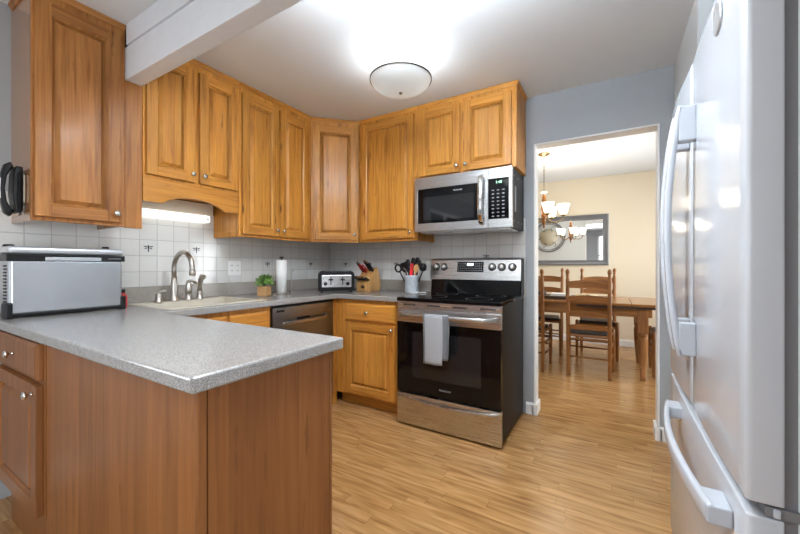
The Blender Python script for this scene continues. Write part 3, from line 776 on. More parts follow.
d = MB(); d.box(xd + .002, w, -.40, -.366, 0, .062).box(xd + .002, w, -.40, -.366, .345, hh).box(w - .022, w, -.40, -.366, .062, .345)
po = d.build('control_side', 'steel', c, bevel=.002)
MB().box(xd + .002, w - .022, -.398, -.37, .062, .345).build('keypad', 'blackgl', po)
k_ = MB()
for r_ in range(8):
    for q_ in range(3): k_.box(xd + .026 + q_ * .036, xd + .043 + q_ * .036, -.3986, -.398, .078 + r_ * .026, .085 + r_ * .026)
k_.build('keys', 'key', po)
lettering('clock_digits', '1:48', .026, 'display', po, (xd + .075, -.3982, .318), (PI / 2, 0, 0))

# ------------------------------------------------------------------ refrigerator (front faces -x)
FX = 2.779; Y0, YM, Y1 = -2.003, -1.500, -1.03
c = thing('refrigerator', 'white glossy french-door refrigerator with bottom freezer drawer', 'refrigerator', (3.2, YM, 0))
def rel(mb): return mb.xf(Matrix.Translation((-3.2, -YM, 0)))
rel(MB().box(FX + .074, 3.53, Y0 + .004, Y1 - .004, .03, 1.745)).build('body', plain('fridge_case', (.66, .68, .72), .4, bump=.15, bscale=200), c, bevel=.006)
rel(MB().box(FX + .055, FX + .074, Y0 + .012, Y1 - .012, .10, 1.735)).build('gasket', 'gasket', c)
rel(MB().box(FX + .05, FX + .2, Y0 + .02, Y1 - .02, 0, .07)).build('kick_grille', 'grille', c)
def fdoor(name, y0, y1, z0, z1):
    mb = MB(); bul = .006; pl = []
    for i in range(13):
        t = i / 12; pl.append((FX + bul * (2 * t - 1) ** 2, y0 + (y1 - y0) * t))
    # rounded vertical edges
    r = .011; P_ = []
    P_ += [(FX + .055, y0), (FX + r + .004, y0)]
    P_ += [(FX + .004 + r - r * sin(a * PI / 12), y0 + r - r * cos(a * PI / 12)) for a in range(1, 6)]
    P_ += [p_ for p_ in pl if y0 + r < p_[1] < y1 - .012]
    P_ += [(FX + .004 + .012 - .012 * cos(a * PI / 8), y1 - .012 + .012 * sin(a * PI / 8)) for a in range(1, 4)]
    P_ += [(FX + .02, y1), (FX + .055, y1)]
    n = len(P_)
    mb.prism(P_, 'z', z0, z1, smooth=True)
    return rel(mb).build(name, 'fridge', c, bevel=.004, seg=3, ang=60)
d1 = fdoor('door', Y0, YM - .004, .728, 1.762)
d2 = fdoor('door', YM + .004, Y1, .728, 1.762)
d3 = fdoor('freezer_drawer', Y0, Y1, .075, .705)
def vhandle(parent, y, name='handle'):
    mb = MB(); pts = []
    for i in range(21):
        t = i / 20; z = .885 + (1.615 - .885) * t; pts.append((FX - .030 - .031 * sin(PI * t) ** .8, y, z))
    mb.sweep(pts, [.034] * 21, [.017] * 21, (0, 1, 0), smooth=True)
    for z_ in ((.888, .985), (1.51, 1.612)): mb.box(FX - .037, FX + .004, y - .017, y + .017, *z_)
    return rel(mb).build(name, 'fridge_handle', parent, bevel=.004)
vhandle(d1, YM - .052); vhandle(d2, YM + .045)
mb = MB(); pts = []
ya, yb = -1.93, -1.27
for i in range(21):
    t = i / 20; pts.append((FX - .028 - .030 * sin(PI * t) ** .85, ya + (yb - ya) * t, .645))
mb.sweep(pts, .040, .017, (0, 0, 1), smooth=True)
mb.box(FX - .038, FX + .004, ya, ya + .075, .626, .664).box(FX - .038, FX + .004, yb - .075, yb, .626, .664)
rel(mb).build('handle', 'fridge_handle', d3, bevel=.004)
mb = MB(); mb.box(FX + .03, FX + .09, Y0 + .002, Y0 + .06, .708, .725).lathe([(.008, .70), (.008, .735)], (FX + .045, Y0 + .02, 0), 12); rel(mb).build('hinge', 'gasket', c)
mb = MB(); mb.box(FX + .04, FX + .05, Y0 - .002, Y0 + .015, .708, .724); rel(mb).build('hinge_cap', 'fridge_handle', c, bevel=.003)
mb = MB(); mb.rings([[(FX + .001 - dz, -1.83 + (.035 - ins) * cos(2 * PI * i / 28), 1.70 + (.035 - ins) * sin(2 * PI * i / 28)) for i in range(28)] for ins, dz in ((0, 0), (0, .003), (.004, .005), (.007, .003))], 0)
rel(mb).build('badge', 'silver', d1)

# ------------------------------------------------------------------ ceiling light
c = thing('ceiling_light', 'semi-flush ceiling light with frosted bowl and dark rim above the range side of the kitchen', 'ceiling light', (1.452, -.985, CZ))
MB().lathe([(.075, -.0), (.075, -.015), (.055, -.03), (.02, -.035), (.012, -.05), (.012, -.225), (.004, -.226)], n=28).build('canopy', 'white', c)
bl = MB(); pr = []
for i in range(11):
    t = i / 10; pr.append((max(.004, .188 * sin(PI / 2 * (1 - t)) ** .8), -.148 - .078 * (1 - cos(PI / 2 * t)) ** .5 * 1.0 if False else -.148 - .080 * sin(PI / 2 * t) ** 1.3))
bl.lathe(pr, n=48, cap=False); bl.lathe([(r_ - .004 if r_ > .01 else r_ * .5, z_ + .003) for r_, z_ in pr], n=48, cap=False)
bl.build('glass_bowl', 'bowl', c)
MB().lathe([(.184, -.149), (.192, -.154), (.192, -.144), (.184, -.142), (.184, -.149)], n=48, cap=False).build('rim_band', 'bronze', c)
MB().lathe([(.004, -.222), (.011, -.228), (.009, -.236), (.002, -.240)], n=14).build('finial', 'brass', c)
for s_ in (-1, 1):
    l = bpy.data.lights.new('bulb', 'POINT'); l.energy = 1.1; l.color = (.90, .96, 1); l.shadow_soft_size = .03
    lo = bpy.data.objects.new('bulb', l); COL.objects.link(lo); lo.parent = c; lo.location = (s_ * .085, s_ * .045, -.165)
c = thing('fill_pendant', 'unseen fill light added as a long slim pendant on the kitchen side of the beam', 'ceiling light', (2.03, -1.795, CZ))  # pendant added out of view to light the kitchen more evenly
MB().box(-.31, .31, -.09, -.077, -.218, -.178).box(-.31, .31, .077, .09, -.218, -.178).box(-.31, -.29, -.077, .077, -.218, -.178).box(.29, .31, -.077, .077, -.218, -.178).build('frame', 'white', c)
MB().box(-.29, .29, -.077, .077, -.212, -.184).build('diffuser', 'tube', c)
for x in (-.2, .2): MB().tube([(x, .083, -.18), (x, .083, -.09), (x, .083, 0)], .002, 6).build('hanging_wire', 'grey', c)

# ------------------------------------------------------------------ things on the counters
# flip-up toaster oven standing on its end, against the left wall; facing +x
c = thing('toaster_oven', 'silver flip-up toaster oven stored upright on the peninsula counter end', 'toaster oven', (.315, -2.425, .914), PI / 2)
w = .43; hh = .325   # local x along +y, front at local y=0 (towards room), depth to +y
MB().box(.004, w - .004, .012, .19, .018, .285).build('body', plain('pale_silver_enamel', (.38, .40, .43), .35, m=.3), c, bevel=.01, seg=3)
MB().box(.012, w - .012, .0, .012, .022, .255).build('base_plate', plain('brushed_silver_panel', (.52, .54, .57), .22, m=.75, bump=.04, bscale=8), c, bevel=.004)
bd = MB(); bd.box(-.004, w + .004, -.004, .15, .255, .285)
o = bd.build('control_band', 'black', c, bevel=.003); MB().box(.12, .33, -.0055, -.003, .258, .274).build('handle_strip', 'silver', o, bevel=.002); MB().box(.36, .415, -.005, -.003, .268, .271).build('maker_mark', 'key', o)
MB().box(.0, w, .0, .18, .287, .322).build('top_cover', 'silver', c, bevel=.014, seg=4)
MB().lathe([(.016, .32), (.016, .331), (.012, .334)], (.37, .06, 0), 16).build('rubber_foot', 'black', c); MB().lathe([(.02, .318), (.02, .33), (.014, .333)], (.03, .13, 0), 16).build('rubber_foot', 'black', c)
lv = MB()
for i in range(12): lv.box(-.001, .0045, .028, .065, .07 + i * .0145, .077 + i * .0145)
lv.build('louvres', 'grille', c)
lv = MB()
for i in range(12): lv.box(w - .0045, w + .001, .028, .065, .07 + i * .0145, .077 + i * .0145)
lv.build('louvres', 'grille', c)
for x in (-.008, w - .016): MB().box(x, x + .024, -.008, .06, .0, .07).build('corner_foot', 'black', c, bevel=.006)
MB().box(.01, w - .01, -.004, .05, .006, .022).build('foot_rail', 'black', c, bevel=.003)
# red capped bottle behind it
c = thing('bottle', 'small red bottle behind the upright toaster oven', 'bottle', (.20, -1.955, .9145))
MB().lathe([(.018, 0), (.02, .004), (.02, .06), (.010, .075), (.009, .08)], n=18).build('bottle_body', 'red', c)
MB().lathe([(.011, .08), (.011, .098), (.008, .10)], n=14).build('cap', 'black', c)
# plant
c = thing('potted_herb', 'small leafy green plant in a square tan pot on the sink counter', 'plant', (.29, -1.075, .9145), .35)
MB().prism([(-.038, -.038), (.038, -.038), (.038, .038), (-.038, .038)], 'z', 0, .075).build('pot', 'basket', c, bevel=.006)
MB().box(-.034, .034, -.034, .034, .070, .0765).build('soil', 'dark_wood', c)
lf = MB(); rd = random.Random(3)
for i in range(170):
    a = rd.uniform(0, 2 * PI); el = rd.uniform(.05, 1.4); R0 = rd.uniform(.035, .078)
    p = Vector((R0 * cos(a) * cos(el), R0 * sin(a) * cos(el), .088 + R0 * sin(el) * .95)); n_ = Vector((rd.uniform(-1, 1), rd.uniform(-1, 1), rd.uniform(.1, 1.2))).normalized()
    u = n_.orthogonal().normalized(); v_ = n_.cross(u); L_ = rd.uniform(.013, .021); W_ = L_ * .62
    lf.add([p - u * L_, p - u * L_ * .2 + v_ * W_, p + u * L_, p - u * L_ * .2 - v_ * W_, p + n_ * .003], [(0, 1, 4), (1, 2, 4), (2, 3, 4), (3, 0, 4)])
for i in range(24):
    a = rd.uniform(0, 2 * PI); r_ = rd.uniform(.02, .05); lf.tube([(0, 0, .07), (r_ * .5 * cos(a), r_ * .5 * sin(a), .10), (r_ * cos(a), r_ * sin(a), .135)], .0012, 4)
lf.build('foliage', 'leaf', c)
# paper towel holder
c = thing('paper_towel_holder', 'upright metal paper towel holder with a white roll', 'paper towel holder', (.26, -.885, .9145))
MB().lathe([(.072, 0), (.074, .004), (.068, .009), (.008, .012)], n=28).build('base', 'pewter', c)
k = MB(); k.lathe([(.006, .01), (.006, .285), (.004, .29)], n=12); k.lathe([(.004, .288), (.016, .292), (.019, .299), (.013, .305), (.004, .306)], n=14); k.build('rod', 'bronze', c)
k = MB(); k.tube([(.066, .045, .008), (.068, .046, .10), (.066, .046, .17), (.074, .052, .195), (.086, .06, .20)], .0035, 8); k.build('tension_arm', 'pewter', c)
k = MB(); k.lathe([(.018, .014), (.041, .014), (.041, .275), (.018, .275)], n=32); k.build('paper_roll', 'paper', c)
# toaster (across the corner)
c = thing('toaster', 'black and chrome four-slice toaster across the counter corner', 'toaster', (.535, -.525, .9145), PI / 4)
w = .155; dp = .16
b_ = MB(); pf = [(-w, .012), (w, .012), (w, .155), (w - .012, .178), (w - .03, .186), (-w + .03, .186), (-w + .012, .178), (-w, .155)]
b_.prism(pf, 'y', 0.004, dp); b_.build('body', 'black', c, bevel=.006, seg=3)
MB().box(-w + .028, w - .028, -.002, .006, .045, .15).build('front_plate', 'steel', c, bevel=.008, seg=3)
for s_ in (-1, 1): MB().box(s_ * .05 - .004, s_ * .05 + .004, -.004, -.001, .065, .135).build('lever_slot', 'black', c)
for s_ in (-1, 1):
    MB().box(s_ * .05 - .02, s_ * .05 + .02, -.022, -.002, .105, .117).build('lever', 'black', c, bevel=.003)
    MB().lathe([(.016, 0), (.015, -.012), (.006, -.013)], (s_ * .095, -.002, .075), 18, axis='y').build('dial', 'black', c)
k = MB()
for i, y_ in enumerate((.035, .075, .115)): 
    k.box(-w + .03, -.012, y_, y_ + .02, .1855, .1872); k.box(.012, w - .03, y_, y_ + .02, .1855, .1872)
k.build('slots', 'grille', c)
k = MB()
for x in (-w + .02, w - .035): k.box(x, x + .015, .02, dp - .02, 0, .014)
k.build('feet', 'rubber', c)
# knife block facing out from the back wall
c = thing('knife_block', 'wooden knife block between toaster and utensil crock', 'knife block', (.675, -.25, .9145))
prof = [(-.085, 0), (.085, 0), (.10, .05), (.085, .135), (.045, .215), (.012, .205), (-.035, .15), (-.045, .115), (-.092, .085)]
MB().prism(prof, 'x', -.07, .066).build('block', 'block_wood', c, bevel=.004)
MB().box(-.018, .018, -.0925, -.0885, .03, .055).build('stamped_mark', 'dark_wood', c)
def knife(parent_label, x, y, z, L_, ang, mat, w_=.018, name='kitchen_knife', bolster='chrome', label=''):
    o = thing(name, label, 'knife' if name != 'scissors' else 'scissors', (.675 + x, -.245 + y, .9145 + z), 0, 'knives in the block' if 'knife' in name else None)
    return o
kd = Vector((0, -.76, .65))
def handle_bar(o, L_, mat, t=.013, w_=.02, st=0):
    p0 = kd * -.02 ; pts = [p0, kd * .005, kd * L_ * .35, kd * L_ * .8, kd * L_]; t = .018; w_ = .027
    MB().sweep(pts, t, [w_ * .6, w_ * .8, w_, w_ * .95, w_ * .7], (1, 0, 0), smooth=False).build('handle', mat, o)
    MB().sweep([kd * (L_ - .004), kd * (L_ + .006)], t * 1.02, w_ * .7, (1, 0, 0)).build('butt_cap', 'chrome', o)
spots = [(-.052, .02, .19, .12, 'black', 'kitchen knife with black handle leftmost in the upper slots of the block'),
         (.024, .028, .20, .13, 'black', 'kitchen knife with black handle highest in the block, right of the red scissors'),
         (.052, .02, .195, .115, 'black', 'kitchen knife with black handle rightmost in the upper slots of the block')]
for x, y, z, L_, m_, lb_ in spots:
    o = thing('kitchen_knife', lb_, 'knife', (.675 + x, -.245 - .012 + (y - .02), .9145 + z - .012), 0, 'knives in the block'); handle_bar(o, L_, m_)
o = thing('scissors', 'red-handled kitchen scissors stuck in the knife block', 'scissors', (.675 - .014, -.265, .9145 + .165))
for s_ in (-1, 1):
    pts = [kd * (.075 + .036 * cos(2 * PI * i / 16)) + Vector((s_ * .016 + .013 * sin(2 * PI * i / 16), 0, 0)) for i in range(16)]
    MB().tube(pts, .006, 8, closed=True).build('finger_loop', 'red', o)
MB().sweep([kd * -.02, kd * .045], .02, .008, (1, 0, 0)).build('shank', 'red', o)
steak = None
kd2 = Vector((0, -.94, .34)); 
for i in range(6):
    o = thing('steak_knife', 'silver-capped steak knife in the bottom row of the knife block', 'knife', (.675 - .055 + i * .0215, -.245 - .07, .9145 + .102), 0, 'steak knives in the block')
    MB().sweep([kd2 * -.015, kd2 * .02, kd2 * .06, kd2 * .085], .012, [.014, .014, .018, .014], (1, 0, 0)).build('handle', 'black' , o); MB().sweep([kd2 * .078, kd2 * .092], .013, .017, (1, 0, 0)).build('butt_cap', 'chrome', o)
# crock with utensils
CX, CY = 1.115, -.235
c = thing('utensil_crock', 'mottled pale grey ceramic crock full of cooking utensils', 'crock', (CX, CY, .9145))
k = MB(); k.lathe([(.055, 0), (.060, .004), (.060, .125), (.066, .132), (.068, .145), (.064, .15), (.056, .15), (.054, .14), (.054, .02), (.002, .018)], n=32); k.build('pot', 'crock', c)
def utensil(name, label, cat, dx, dy, tilt_x, tilt_y, L_, head, mat, hmat=None):
    o = thing(name, label, cat, (CX + dx, CY + dy, .9145 + .03)); o.rotation_euler = (tilt_x, tilt_y, 0)
    MB().tube([(0, 0, 0), (0, 0, L_ * .5), (0, 0, L_)], [.005, .006, .006], 8).build('handle', mat, o)
    h_ = MB()
    if head == 'ladle': h_.lathe([(.004, -.024), (.022, -.017), (.032, -.002), (.035, .012), (.032, .010), (.02, -.012), (.003, -.018)], (0, -.03, L_ + .02), 20, axis='y')
    elif head == 'spoon': h_.ball((0, 0, L_ + .03), .03, sz=(.85, .22, 1.25))
    elif head == 'turner': h_.prism([(-.012, L_ - .01), (.012, L_ - .01), (.038, L_ + .02), (.038, L_ + .085), (-.038, L_ + .085), (-.038, L_ + .02)], 'y', -.003, .003)
    elif head == 'fork':
        for q_ in (-.014, 0, .014): h_.tube([(0, 0, L_ - .005), (q_, 0, L_ + .02), (q_, -.006, L_ + .07)], .004, 6)
    elif head == 'ring': h_.tube([(.028 * cos(2 * PI * i / 18), 0, L_ + .03 + .032 * sin(2 * PI * i / 18)) for i in range(18)], .008, 8, closed=True)
    elif head == 'whisk':
        for q_ in range(4):
            a = PI * q_ / 4; h_.tube([(.024 * sin(PI * i / 10) * cos(a), .024 * sin(PI * i / 10) * sin(a), L_ + .07 * i / 10) for i in range(11)], .0014, 5)
    else: h_.box(-.014, .014, -.006, .006, L_ - .12, L_ + .02)
    h_.build('head', hmat or mat, o, bevel=.002 if head in ('turner', 'grip') else 0)
utensil('ladle', 'black ladle leaning right out of the utensil crock', 'utensil', .028, .012, 0, .42, .185, 'ladle', 'black')
utensil('serving_spoon', 'large black spoon standing tallest in the utensil crock', 'utensil', .004, .012, 0, .02, .205, 'spoon', 'black')
utensil('slotted_turner', 'black spatula leaning left in the utensil crock', 'utensil', -.02, .015, 0, -.30, .155, 'turner', 'black')
utensil('tongs', 'black utensil with a ring end, leaning far left out of the crock', 'utensil', -.028, -.01, 0, -.52, .175, 'ring', 'black')
utensil('meat_fork', 'black serving fork between the spatula and the red handle in the crock', 'utensil', -.012, -.005, 0, -.12, .15, 'fork', 'black')
utensil('basting_spoon', 'black spoon between the wooden handle and the ladle in the crock', 'utensil', .018, .012, 0, .2, .19, 'spoon', 'black')
utensil('red_spatula', 'red-handled utensil in the middle of the crock', 'utensil', .0, -.025, .05, .10, .20, 'grip', 'red')
utensil('wooden_spoon', 'tan wooden spoon right of the red handle in the crock', 'utensil', .02, -.02, .04, .20, .15, 'spoon', 'tanspoon')
utensil('slotted_spoon', 'black slotted spoon at the back of the crock, half hidden behind the spatula', 'utensil', -.008, .03, 0, -.2, .195, 'spoon', 'black')
utensil('pasta_server', 'black pasta server at the back of the crock behind the red handle', 'utensil', .012, .032, 0, .1, .21, 'spoon', 'black')
utensil('whisk', 'small wire whisk at the front left of the crock', 'utensil', -.022, -.03, .08, -.2, .12, 'whisk', 'chrome')
# spoon rest
c = MB(); c.lathe([(.004, .002), (.03, .003), (.043, .012), (.045, .012), (.032, .0), (.004, 0)], (0, 0, 0), 24, cap=True); c.sweep([(.035, .012, .010), (.075, .026, .012), (.10, .035, .010)], .022, .006, (-.3, 1, 0))
o = c.build('spoon_rest', 'white', None); o.location = (1.165, -.30, .9145); tag(o, 'white ceramic spoon rest lying on the counter next to the range', 'spoon rest')
# outlet on the tiles
o = tag(thing('outlet', '', ''), 'white double outlet plate on the tiles above the sprayer', 'outlet'); o.location = (.008, -1.137, 1.127)
MB().box(0, .006, -.057, .057, -.057, .057).build('cover_plate', 'white', o, bevel=.003)
k = MB()
for s_ in (-1, 1):
    for z_ in (-.02, .02):
        k.box(.006, .007, s_ * .025 - .008, s_ * .025 - .004, z_ - .006, z_ + .006).box(.006, .007, s_ * .025 + .004, s_ * .025 + .008, z_ - .006, z_ + .006)
k.build('sockets', 'grey', o)
# wall telephone on the side of the tall cabinet
c = thing('wall_telephone', 'black and white wall telephone hanging on the tall cabinet side', 'telephone', (.20, -2.352, 1.50)); c.scale = (1, .68, 1)
MB().box(-.04, .04, -.012, 0, -.06, .07).build('mounting_plate', 'cream', c, bevel=.004)
MB().prism([(-.012, -.10), (-.03, -.11), (-.048, -.10), (-.06, -.02), (-.055, .07), (-.045, .105), (-.012, .105)], 'x', -.045, .045, 0).build('base', 'black', c, bevel=.006, seg=3)
hp = [(-.005, -.055, .112), (-.005, -.075, .10), (-.005, -.092, .06), (-.005, -.098, 0), (-.005, -.092, -.06), (-.005, -.075, -.10), (-.005, -.055, -.112)]
ho = MB().sweep(hp, .048, [.030, .036, .026, .020, .026, .036, .030], (1, 0, 0), smooth=True).build('handset', 'black', c, bevel=.003)
MB().sweep([(-.005, -.106, .045), (-.005, -.1095, 0), (-.005, -.106, -.045)], .03, .004, (1, 0, 0), smooth=True).build('handset_stripe', 'white', ho)
pts = [(.052 + .007 * cos(i * 1.3), -.030 + .007 * sin(i * 1.3), .08 - i * .002) for i in range(102)]
MB().tube(pts, .0024, 6).build('coiled_cord', 'black', c)

# ------------------------------------------------------------------ dining room
TX0, TX1, TY0, TY1, TZ =   .75, 3.0, 1.31, 2.22, .765
c = thing('dining_table', 'long oak dining table beyond the doorway', 'table', ((TX0 + TX1) / 2, (TY0 + TY1) / 2, 0))
hx, hy = (TX1 - TX0) / 2, (TY1 - TY0) / 2
k = MB(); k.box(-hx, hx - .26, -hy, hy, TZ - .028, TZ).box(hx - .258, hx, -hy, hy, TZ - .028, TZ); k.build('tabletop', 'table_wood', c, bevel=.006)
k = MB()
for s_ in (-1, 1): k.box(-hx + .1, hx - .1, s_ * (hy - .07) - .011, s_ * (hy - .07) + .011, TZ - .135, TZ - .028)
for s_ in (-1, 1): k.box(s_ * (hx - .10) - .011, s_ * (hx - .10) + .011, -hy + .07, hy - .07, TZ - .135, TZ - .028)
k.build('apron', 'table_wood', c, bevel=.002)
k = MB(); k.box(hx - .75, hx - .02, -hy + .012, hy - .012, TZ - .05, TZ - .03); k.build('extension_leaf', 'dark_wood', c, bevel=.003)
for sx_ in (-1, 1):
    for sy_ in (-1, 1):
        lx, ly = sx_ * (hx - .165), sy_ * (hy - .075); k = MB()
        k.box(lx - .043, lx + .043, ly - .043, ly + .043, TZ - .29, TZ - .05)
        R = []
        for hw, z_ in ((.03, TZ - .29), (.043, TZ - .30), (.043, TZ - .315), (.035, TZ - .325), (.044, TZ - .37), (.041, TZ - .5), (.024, .05), (.027, .045), (.022, 0)):
            R.append([(lx + hw * cos(2 * PI * i / 12), ly + hw * sin(2 * PI * i / 12), z_) for i in range(12)])
        k.rings(R); k.build('leg', 'table_wood_v', c, bevel=.002)
# things on the table
o = MB().box(-.36, .36, -.13, .13, 0, .034).build('serving_tray', 'dark_wood', None, bevel=.006); o.location = (2.10, 1.60, TZ + .0005); tag(o, 'long dark tray holding dried petals on the dining table', 'tray')
c = thing('folded_napkin', 'white folded cloth lying on the dark tray on the dining table', 'napkin', (2.07, 1.60, TZ + .0345))
k = MB(); k.box(-.11, .09, -.10, .10, 0, .008).box(-.10, .085, -.095, .08, .008, .026); k.build('folds', 'paper', c, bevel=.006, seg=3)
fl = MB(); rd = random.Random(5)
for i in range(70):
    x, y = rd.uniform(.0, .19), rd.uniform(-.09, .09); z_ = rd.uniform(.003, .03) * (1 - abs(x - .09) / .14); r_ = rd.uniform(.012, .022)
    fl.ball((x, y, max(.006, z_) + .004), r_, n=7, k=4, sz=(1, .8, .35))
o = fl.build('dried_petals', 'shell', None); o.location = (2.23, 1.60, TZ + .036); tag(o, 'heap of pale dried petals on the right of the dark tray', 'dried petals', kind='stuff')
o = MB().lathe([(.03, 0), (.045, .004), (.05, .03), (.035, .05), (.015, .058), (.02, .066), (.004, .075)], n=18).build('lidded_bowl', 'dark_wood', None); o.location = (1.86, 1.60, TZ + .0345); tag(o, 'small dark wooden lidded bowl on the left part of the tray', 'bowl')

def make_chair(label, loc, rz):
    c = thing('dining_chair', label, 'chair', loc, rz, 'ladder-back chairs around the dining table')
    # local: back at y=-.19 (viewer side), front at y=+.19
    for s_ in (-1, 1):
        x = s_ * .188
        prof = [(.014, 0), (.018, .03), (.019, .40), (.019, 1.00), (.013, 1.02), (.0125, 1.03), (.018, 1.04), (.012, 1.048), (.017, 1.06), (.021, 1.078), (.017, 1.097), (.008, 1.108), (.003, 1.112)]
        k = MB(); k.lathe(prof, (x, 0, 0), 14)
        k.v = [(p[0], p[1] - .17 - max(0, p[2] - .45) * .10, p[2]) for p in k.v]
        k.build('back_post', 'chair_wood', c)
        k = MB(); k.lathe([(.013, 0), (.017, .03), (.020, .30), (.020, .455), (.012, .468)], (s_ * .215, .19, 0), 14); k.build('leg', 'chair_wood', c)
        for z_ in (.17, .29): MB().tube([(s_ * .188, -.17, z_), (s_ * .2015, .01, z_ + .012), (s_ * .215, .19, z_ + .02)], [.008, .011, .008], 8).build('stretcher', 'chair_wood_h', c)
    for z_ in (.20, .385): MB().tube([(-.188, -.17, z_), (0, -.17, z_), (.188, -.17, z_)], [.008, .011, .008], 8).build('stretcher', 'chair_wood_h', c)
    for z_ in (.235, .31): MB().tube([(-.215, .19, z_), (0, .19, z_), (.215, .19, z_)], [.008, .011, .008], 8).build('stretcher', 'chair_wood_h', c)
    for z0_, h_ in ((.49, .058), (.62, .07), (.77, .075), (.915, .085)):
        k = MB(); R = []
        for i in range(13):
            t = i / 12; x = -.188 + .376 * t; bow = .028 * sin(PI * t); yc = -.17 - max(0, z0_ + h_ / 2 - .45) * .10 - bow
            top = z0_ + h_ - .020 * (1 - sin(PI * t)); 
            R.append([(x, yc - .006, z0_), (x, yc + .006, z0_), (x, yc + .004 - .007, top), (x, yc - .006 - .005, top)])
        k.rings(R, 0, smooth=False); k.build('slat', 'chair_wood_h', c)
    k = MB(); k.prism([(-.19, -.165), (.19, -.165), (.222, .20), (-.222, .20)], 'z', .405, .432); k.build('seat', 'chair_wood_h', c, bevel=.008)
    k = MB(); k.prism([(-.16, -.14), (.16, -.14), (.195, .18), (-.195, .18)], 'z', .432, .465); k.build('seat_pad', 'seat', c, bevel=.012, seg=3)
    return c
ch = make_chair('ladder-back dining chair with its back to the doorway, nearest the table leg', (2.365, 1.40, 0), 0)
def chair_at(label, loc, rz):
    k = copy_tree(ch); k.location = loc; k.rotation_euler = (0, 0, rz); k['label'] = label; return k
chair_at('ladder-back dining chair with its back to the doorway, cut off by the left door jamb', (1.742, 1.385, 0), 0)
chair_at('ladder-back dining chair across the table, its top seen behind the nearest chair', (2.41, 2.27, 0), PI)
chair_at('ladder-back dining chair across the table in front of the mirror, left of the facing pair', (1.79, 2.27, 0), PI)
chair_at('ladder-back dining chair at the right head of the table behind the table leg', (3.13, 1.78, 0), PI / 2)

# mirror
MY = DY - .035
c = thing('wall_mirror', 'large rectangular mirror in a grey silver frame on the cream wall', 'mirror', (1.87, DY, 1.52))
mw, mh, fw = .66, .372, .075
k = MB(); R = []
for ins, y_ in ((0, 0), (0, -.03), (.012, -.04), (.05, -.030), (.068, -.034), (fw, -.022), (fw, -.01)):
    R.append([(-mw + ins, y_, -mh + ins), (mw - ins, y_, -mh + ins), (mw - ins, y_, mh - ins), (-mw + ins, y_, mh - ins)])
k.rings(R, 0, smooth=False, cap=False); k.build('frame', 'pewter_frame', c)
MB().box(-mw + fw - .004, mw - fw + .004, -.016, -.008, -mh + fw - .004, mh - fw + .004).build('glass', 'mirror_glass', c)
MB().box(-mw + .01, mw - .01, -.008, -.001, -mh + .01, mh - .01).build('backing', 'dark_wood', c)
# fill panel added on the sitting area ceiling, out of view
c = thing('fill_panel', 'unseen fill light added as a square ceiling panel in the sitting area behind the beam', 'ceiling light', (1.75, -3.55, CZ))
MB().box(-.62, .62, -.47, -.44, -.045, 0).box(-.62, .62, .44, .47, -.045, 0).box(-.62, -.59, -.44, .44, -.045, 0).box(.59, .62, -.44, .44, -.045, 0).build('frame', 'white', c)
MB().box(-.59, .59, -.44, .44, -.03, -.004).build('diffuser', 'tube', c)
# chandelier
HX, HY = 1.892, 1.534
c = thing('chandelier', 'bronze chandelier with frosted glass shades above the dining table', 'chandelier', (HX, HY, CZ))
MB().lathe([(.07, 0), (.07, -.008), (.05, -.02), (.015, -.026), (.008, -.035)], n=24).build('canopy', 'brass', c)
k = MB()
for i in range(18):
    z_ = -.04 - i * .022; pts = []
    for q_ in range(10):
        a = 2 * PI * q_ / 10; u_, v_ = .006 * cos(a), .014 * sin(a); pts.append((u_, 0, z_ + v_) if i % 2 else (0, u_, z_ + v_))
    k.tube(pts, .0022, 5, closed=True)
k.build('chain', 'brass', c)
k = MB(); k.lathe([(.006, -0.435), (.035, -0.442), (.035, -0.450), (.012, -0.456), (.010, -0.470)], n=18); k.build('top_disc', 'white', c)
k = MB(); k.lathe([(.010, -0.465), (.018, -0.490), (.022, -0.530), (.03, -0.590), (.036, -0.650), (.026, -0.675), (.032, -0.690), (.036, -0.720), (.022, -0.750), (.028, -0.780), (.02, -0.810), (.008, -0.840), (.012, -0.855), (.003, -0.870)], n=20); k.build('turned_column', 'chair_wood', c)
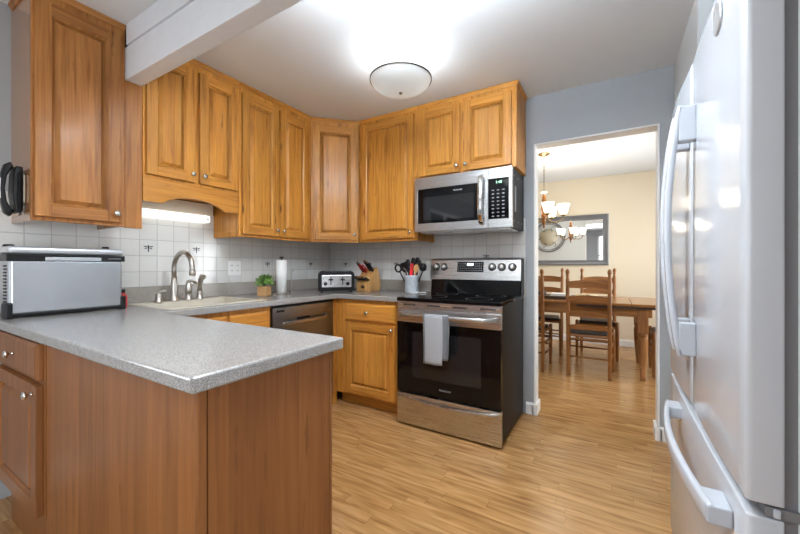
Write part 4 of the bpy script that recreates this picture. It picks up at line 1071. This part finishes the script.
for i in range(5):
    a = math.radians(2 + 72 * i); dx, dy = cos(a), sin(a)
    def pp(r_, z_): return (r_ * dx, r_ * dy, z_)
    arm = MB().tube([pp(.02, -0.750), pp(.07, -0.790), pp(.13, -0.810), pp(.18, -0.790), pp(.205, -0.755), pp(.205, -0.735)], .006, 8).build('arm', 'brass', c)
    x, y, _ = pp(.205, 0)
    MB().lathe([(.008, -0.740), (.026, -0.735), (.03, -0.722), (.018, -0.710), (.016, -0.690)], (x, y, 0), 16).build('candle_cup', 'brass', arm)
    MB().lathe([(.018, -0.718), (.036, -0.710), (.044, -0.685), (.05, -0.650), (.068, -0.605), (.066, -0.603), (.047, -0.650), (.041, -0.685), (.033, -0.706), (.015, -0.712)], (x, y, 0), 24, cap=False).build('glass_shade', 'shade', arm)
    l = bpy.data.lights.new('bulb', 'POINT'); l.energy = 3.5; l.color = (1, .9, .74); l.shadow_soft_size = .02
    lo = bpy.data.objects.new('bulb', l); COL.objects.link(lo); lo.parent = c; lo.location = (x, y, -0.655)
# round ornament and light switch on the dining side of the kitchen wall (seen in the mirror)
c = thing('round_wall_ornament', 'round scrollwork wall ornament reflected in the dining room mirror', 'wall decor', (1.30, .117, 1.80))
k = MB()
for r_, t_ in ((.34, .014), (.30, .006)): k.tube([(r_ * cos(2 * PI * i / 48), .015, r_ * sin(2 * PI * i / 48)) for i in range(48)], t_, 8, closed=True)
k.build('ring', 'pewter_frame', c)
MB().lathe([(.002, .012), (.2, .012), (.2, .022), (.002, .022)], (0, 0, 0), 40, axis='y').build('centre_disc', plain('cream_enamel', (.62, .56, .42), .5), c)
k = MB()
for q_ in range(6):
    a0 = PI * q_ / 3; pts = []
    for i in range(22):
        t = i / 21; a = a0 + 3.6 * t; r_ = .07 * (1 - t * .75); pts.append((.19 * cos(a0) + r_ * cos(a), .028, .19 * sin(a0) + r_ * sin(a)))
    k.tube(pts, .006, 6)
k.build('scrolls', 'pewter_frame', c)
c = thing('light_switch', 'white light switch plate beside the doorway, seen in the mirror', 'switch', (1.97, .115, 1.16))
MB().box(-.036, .036, 0, .006, -.058, .058).build('cover_plate', 'white', c, bevel=.002); MB().box(-.006, .006, .006, .014, -.012, .012).build('toggle', 'white', c)
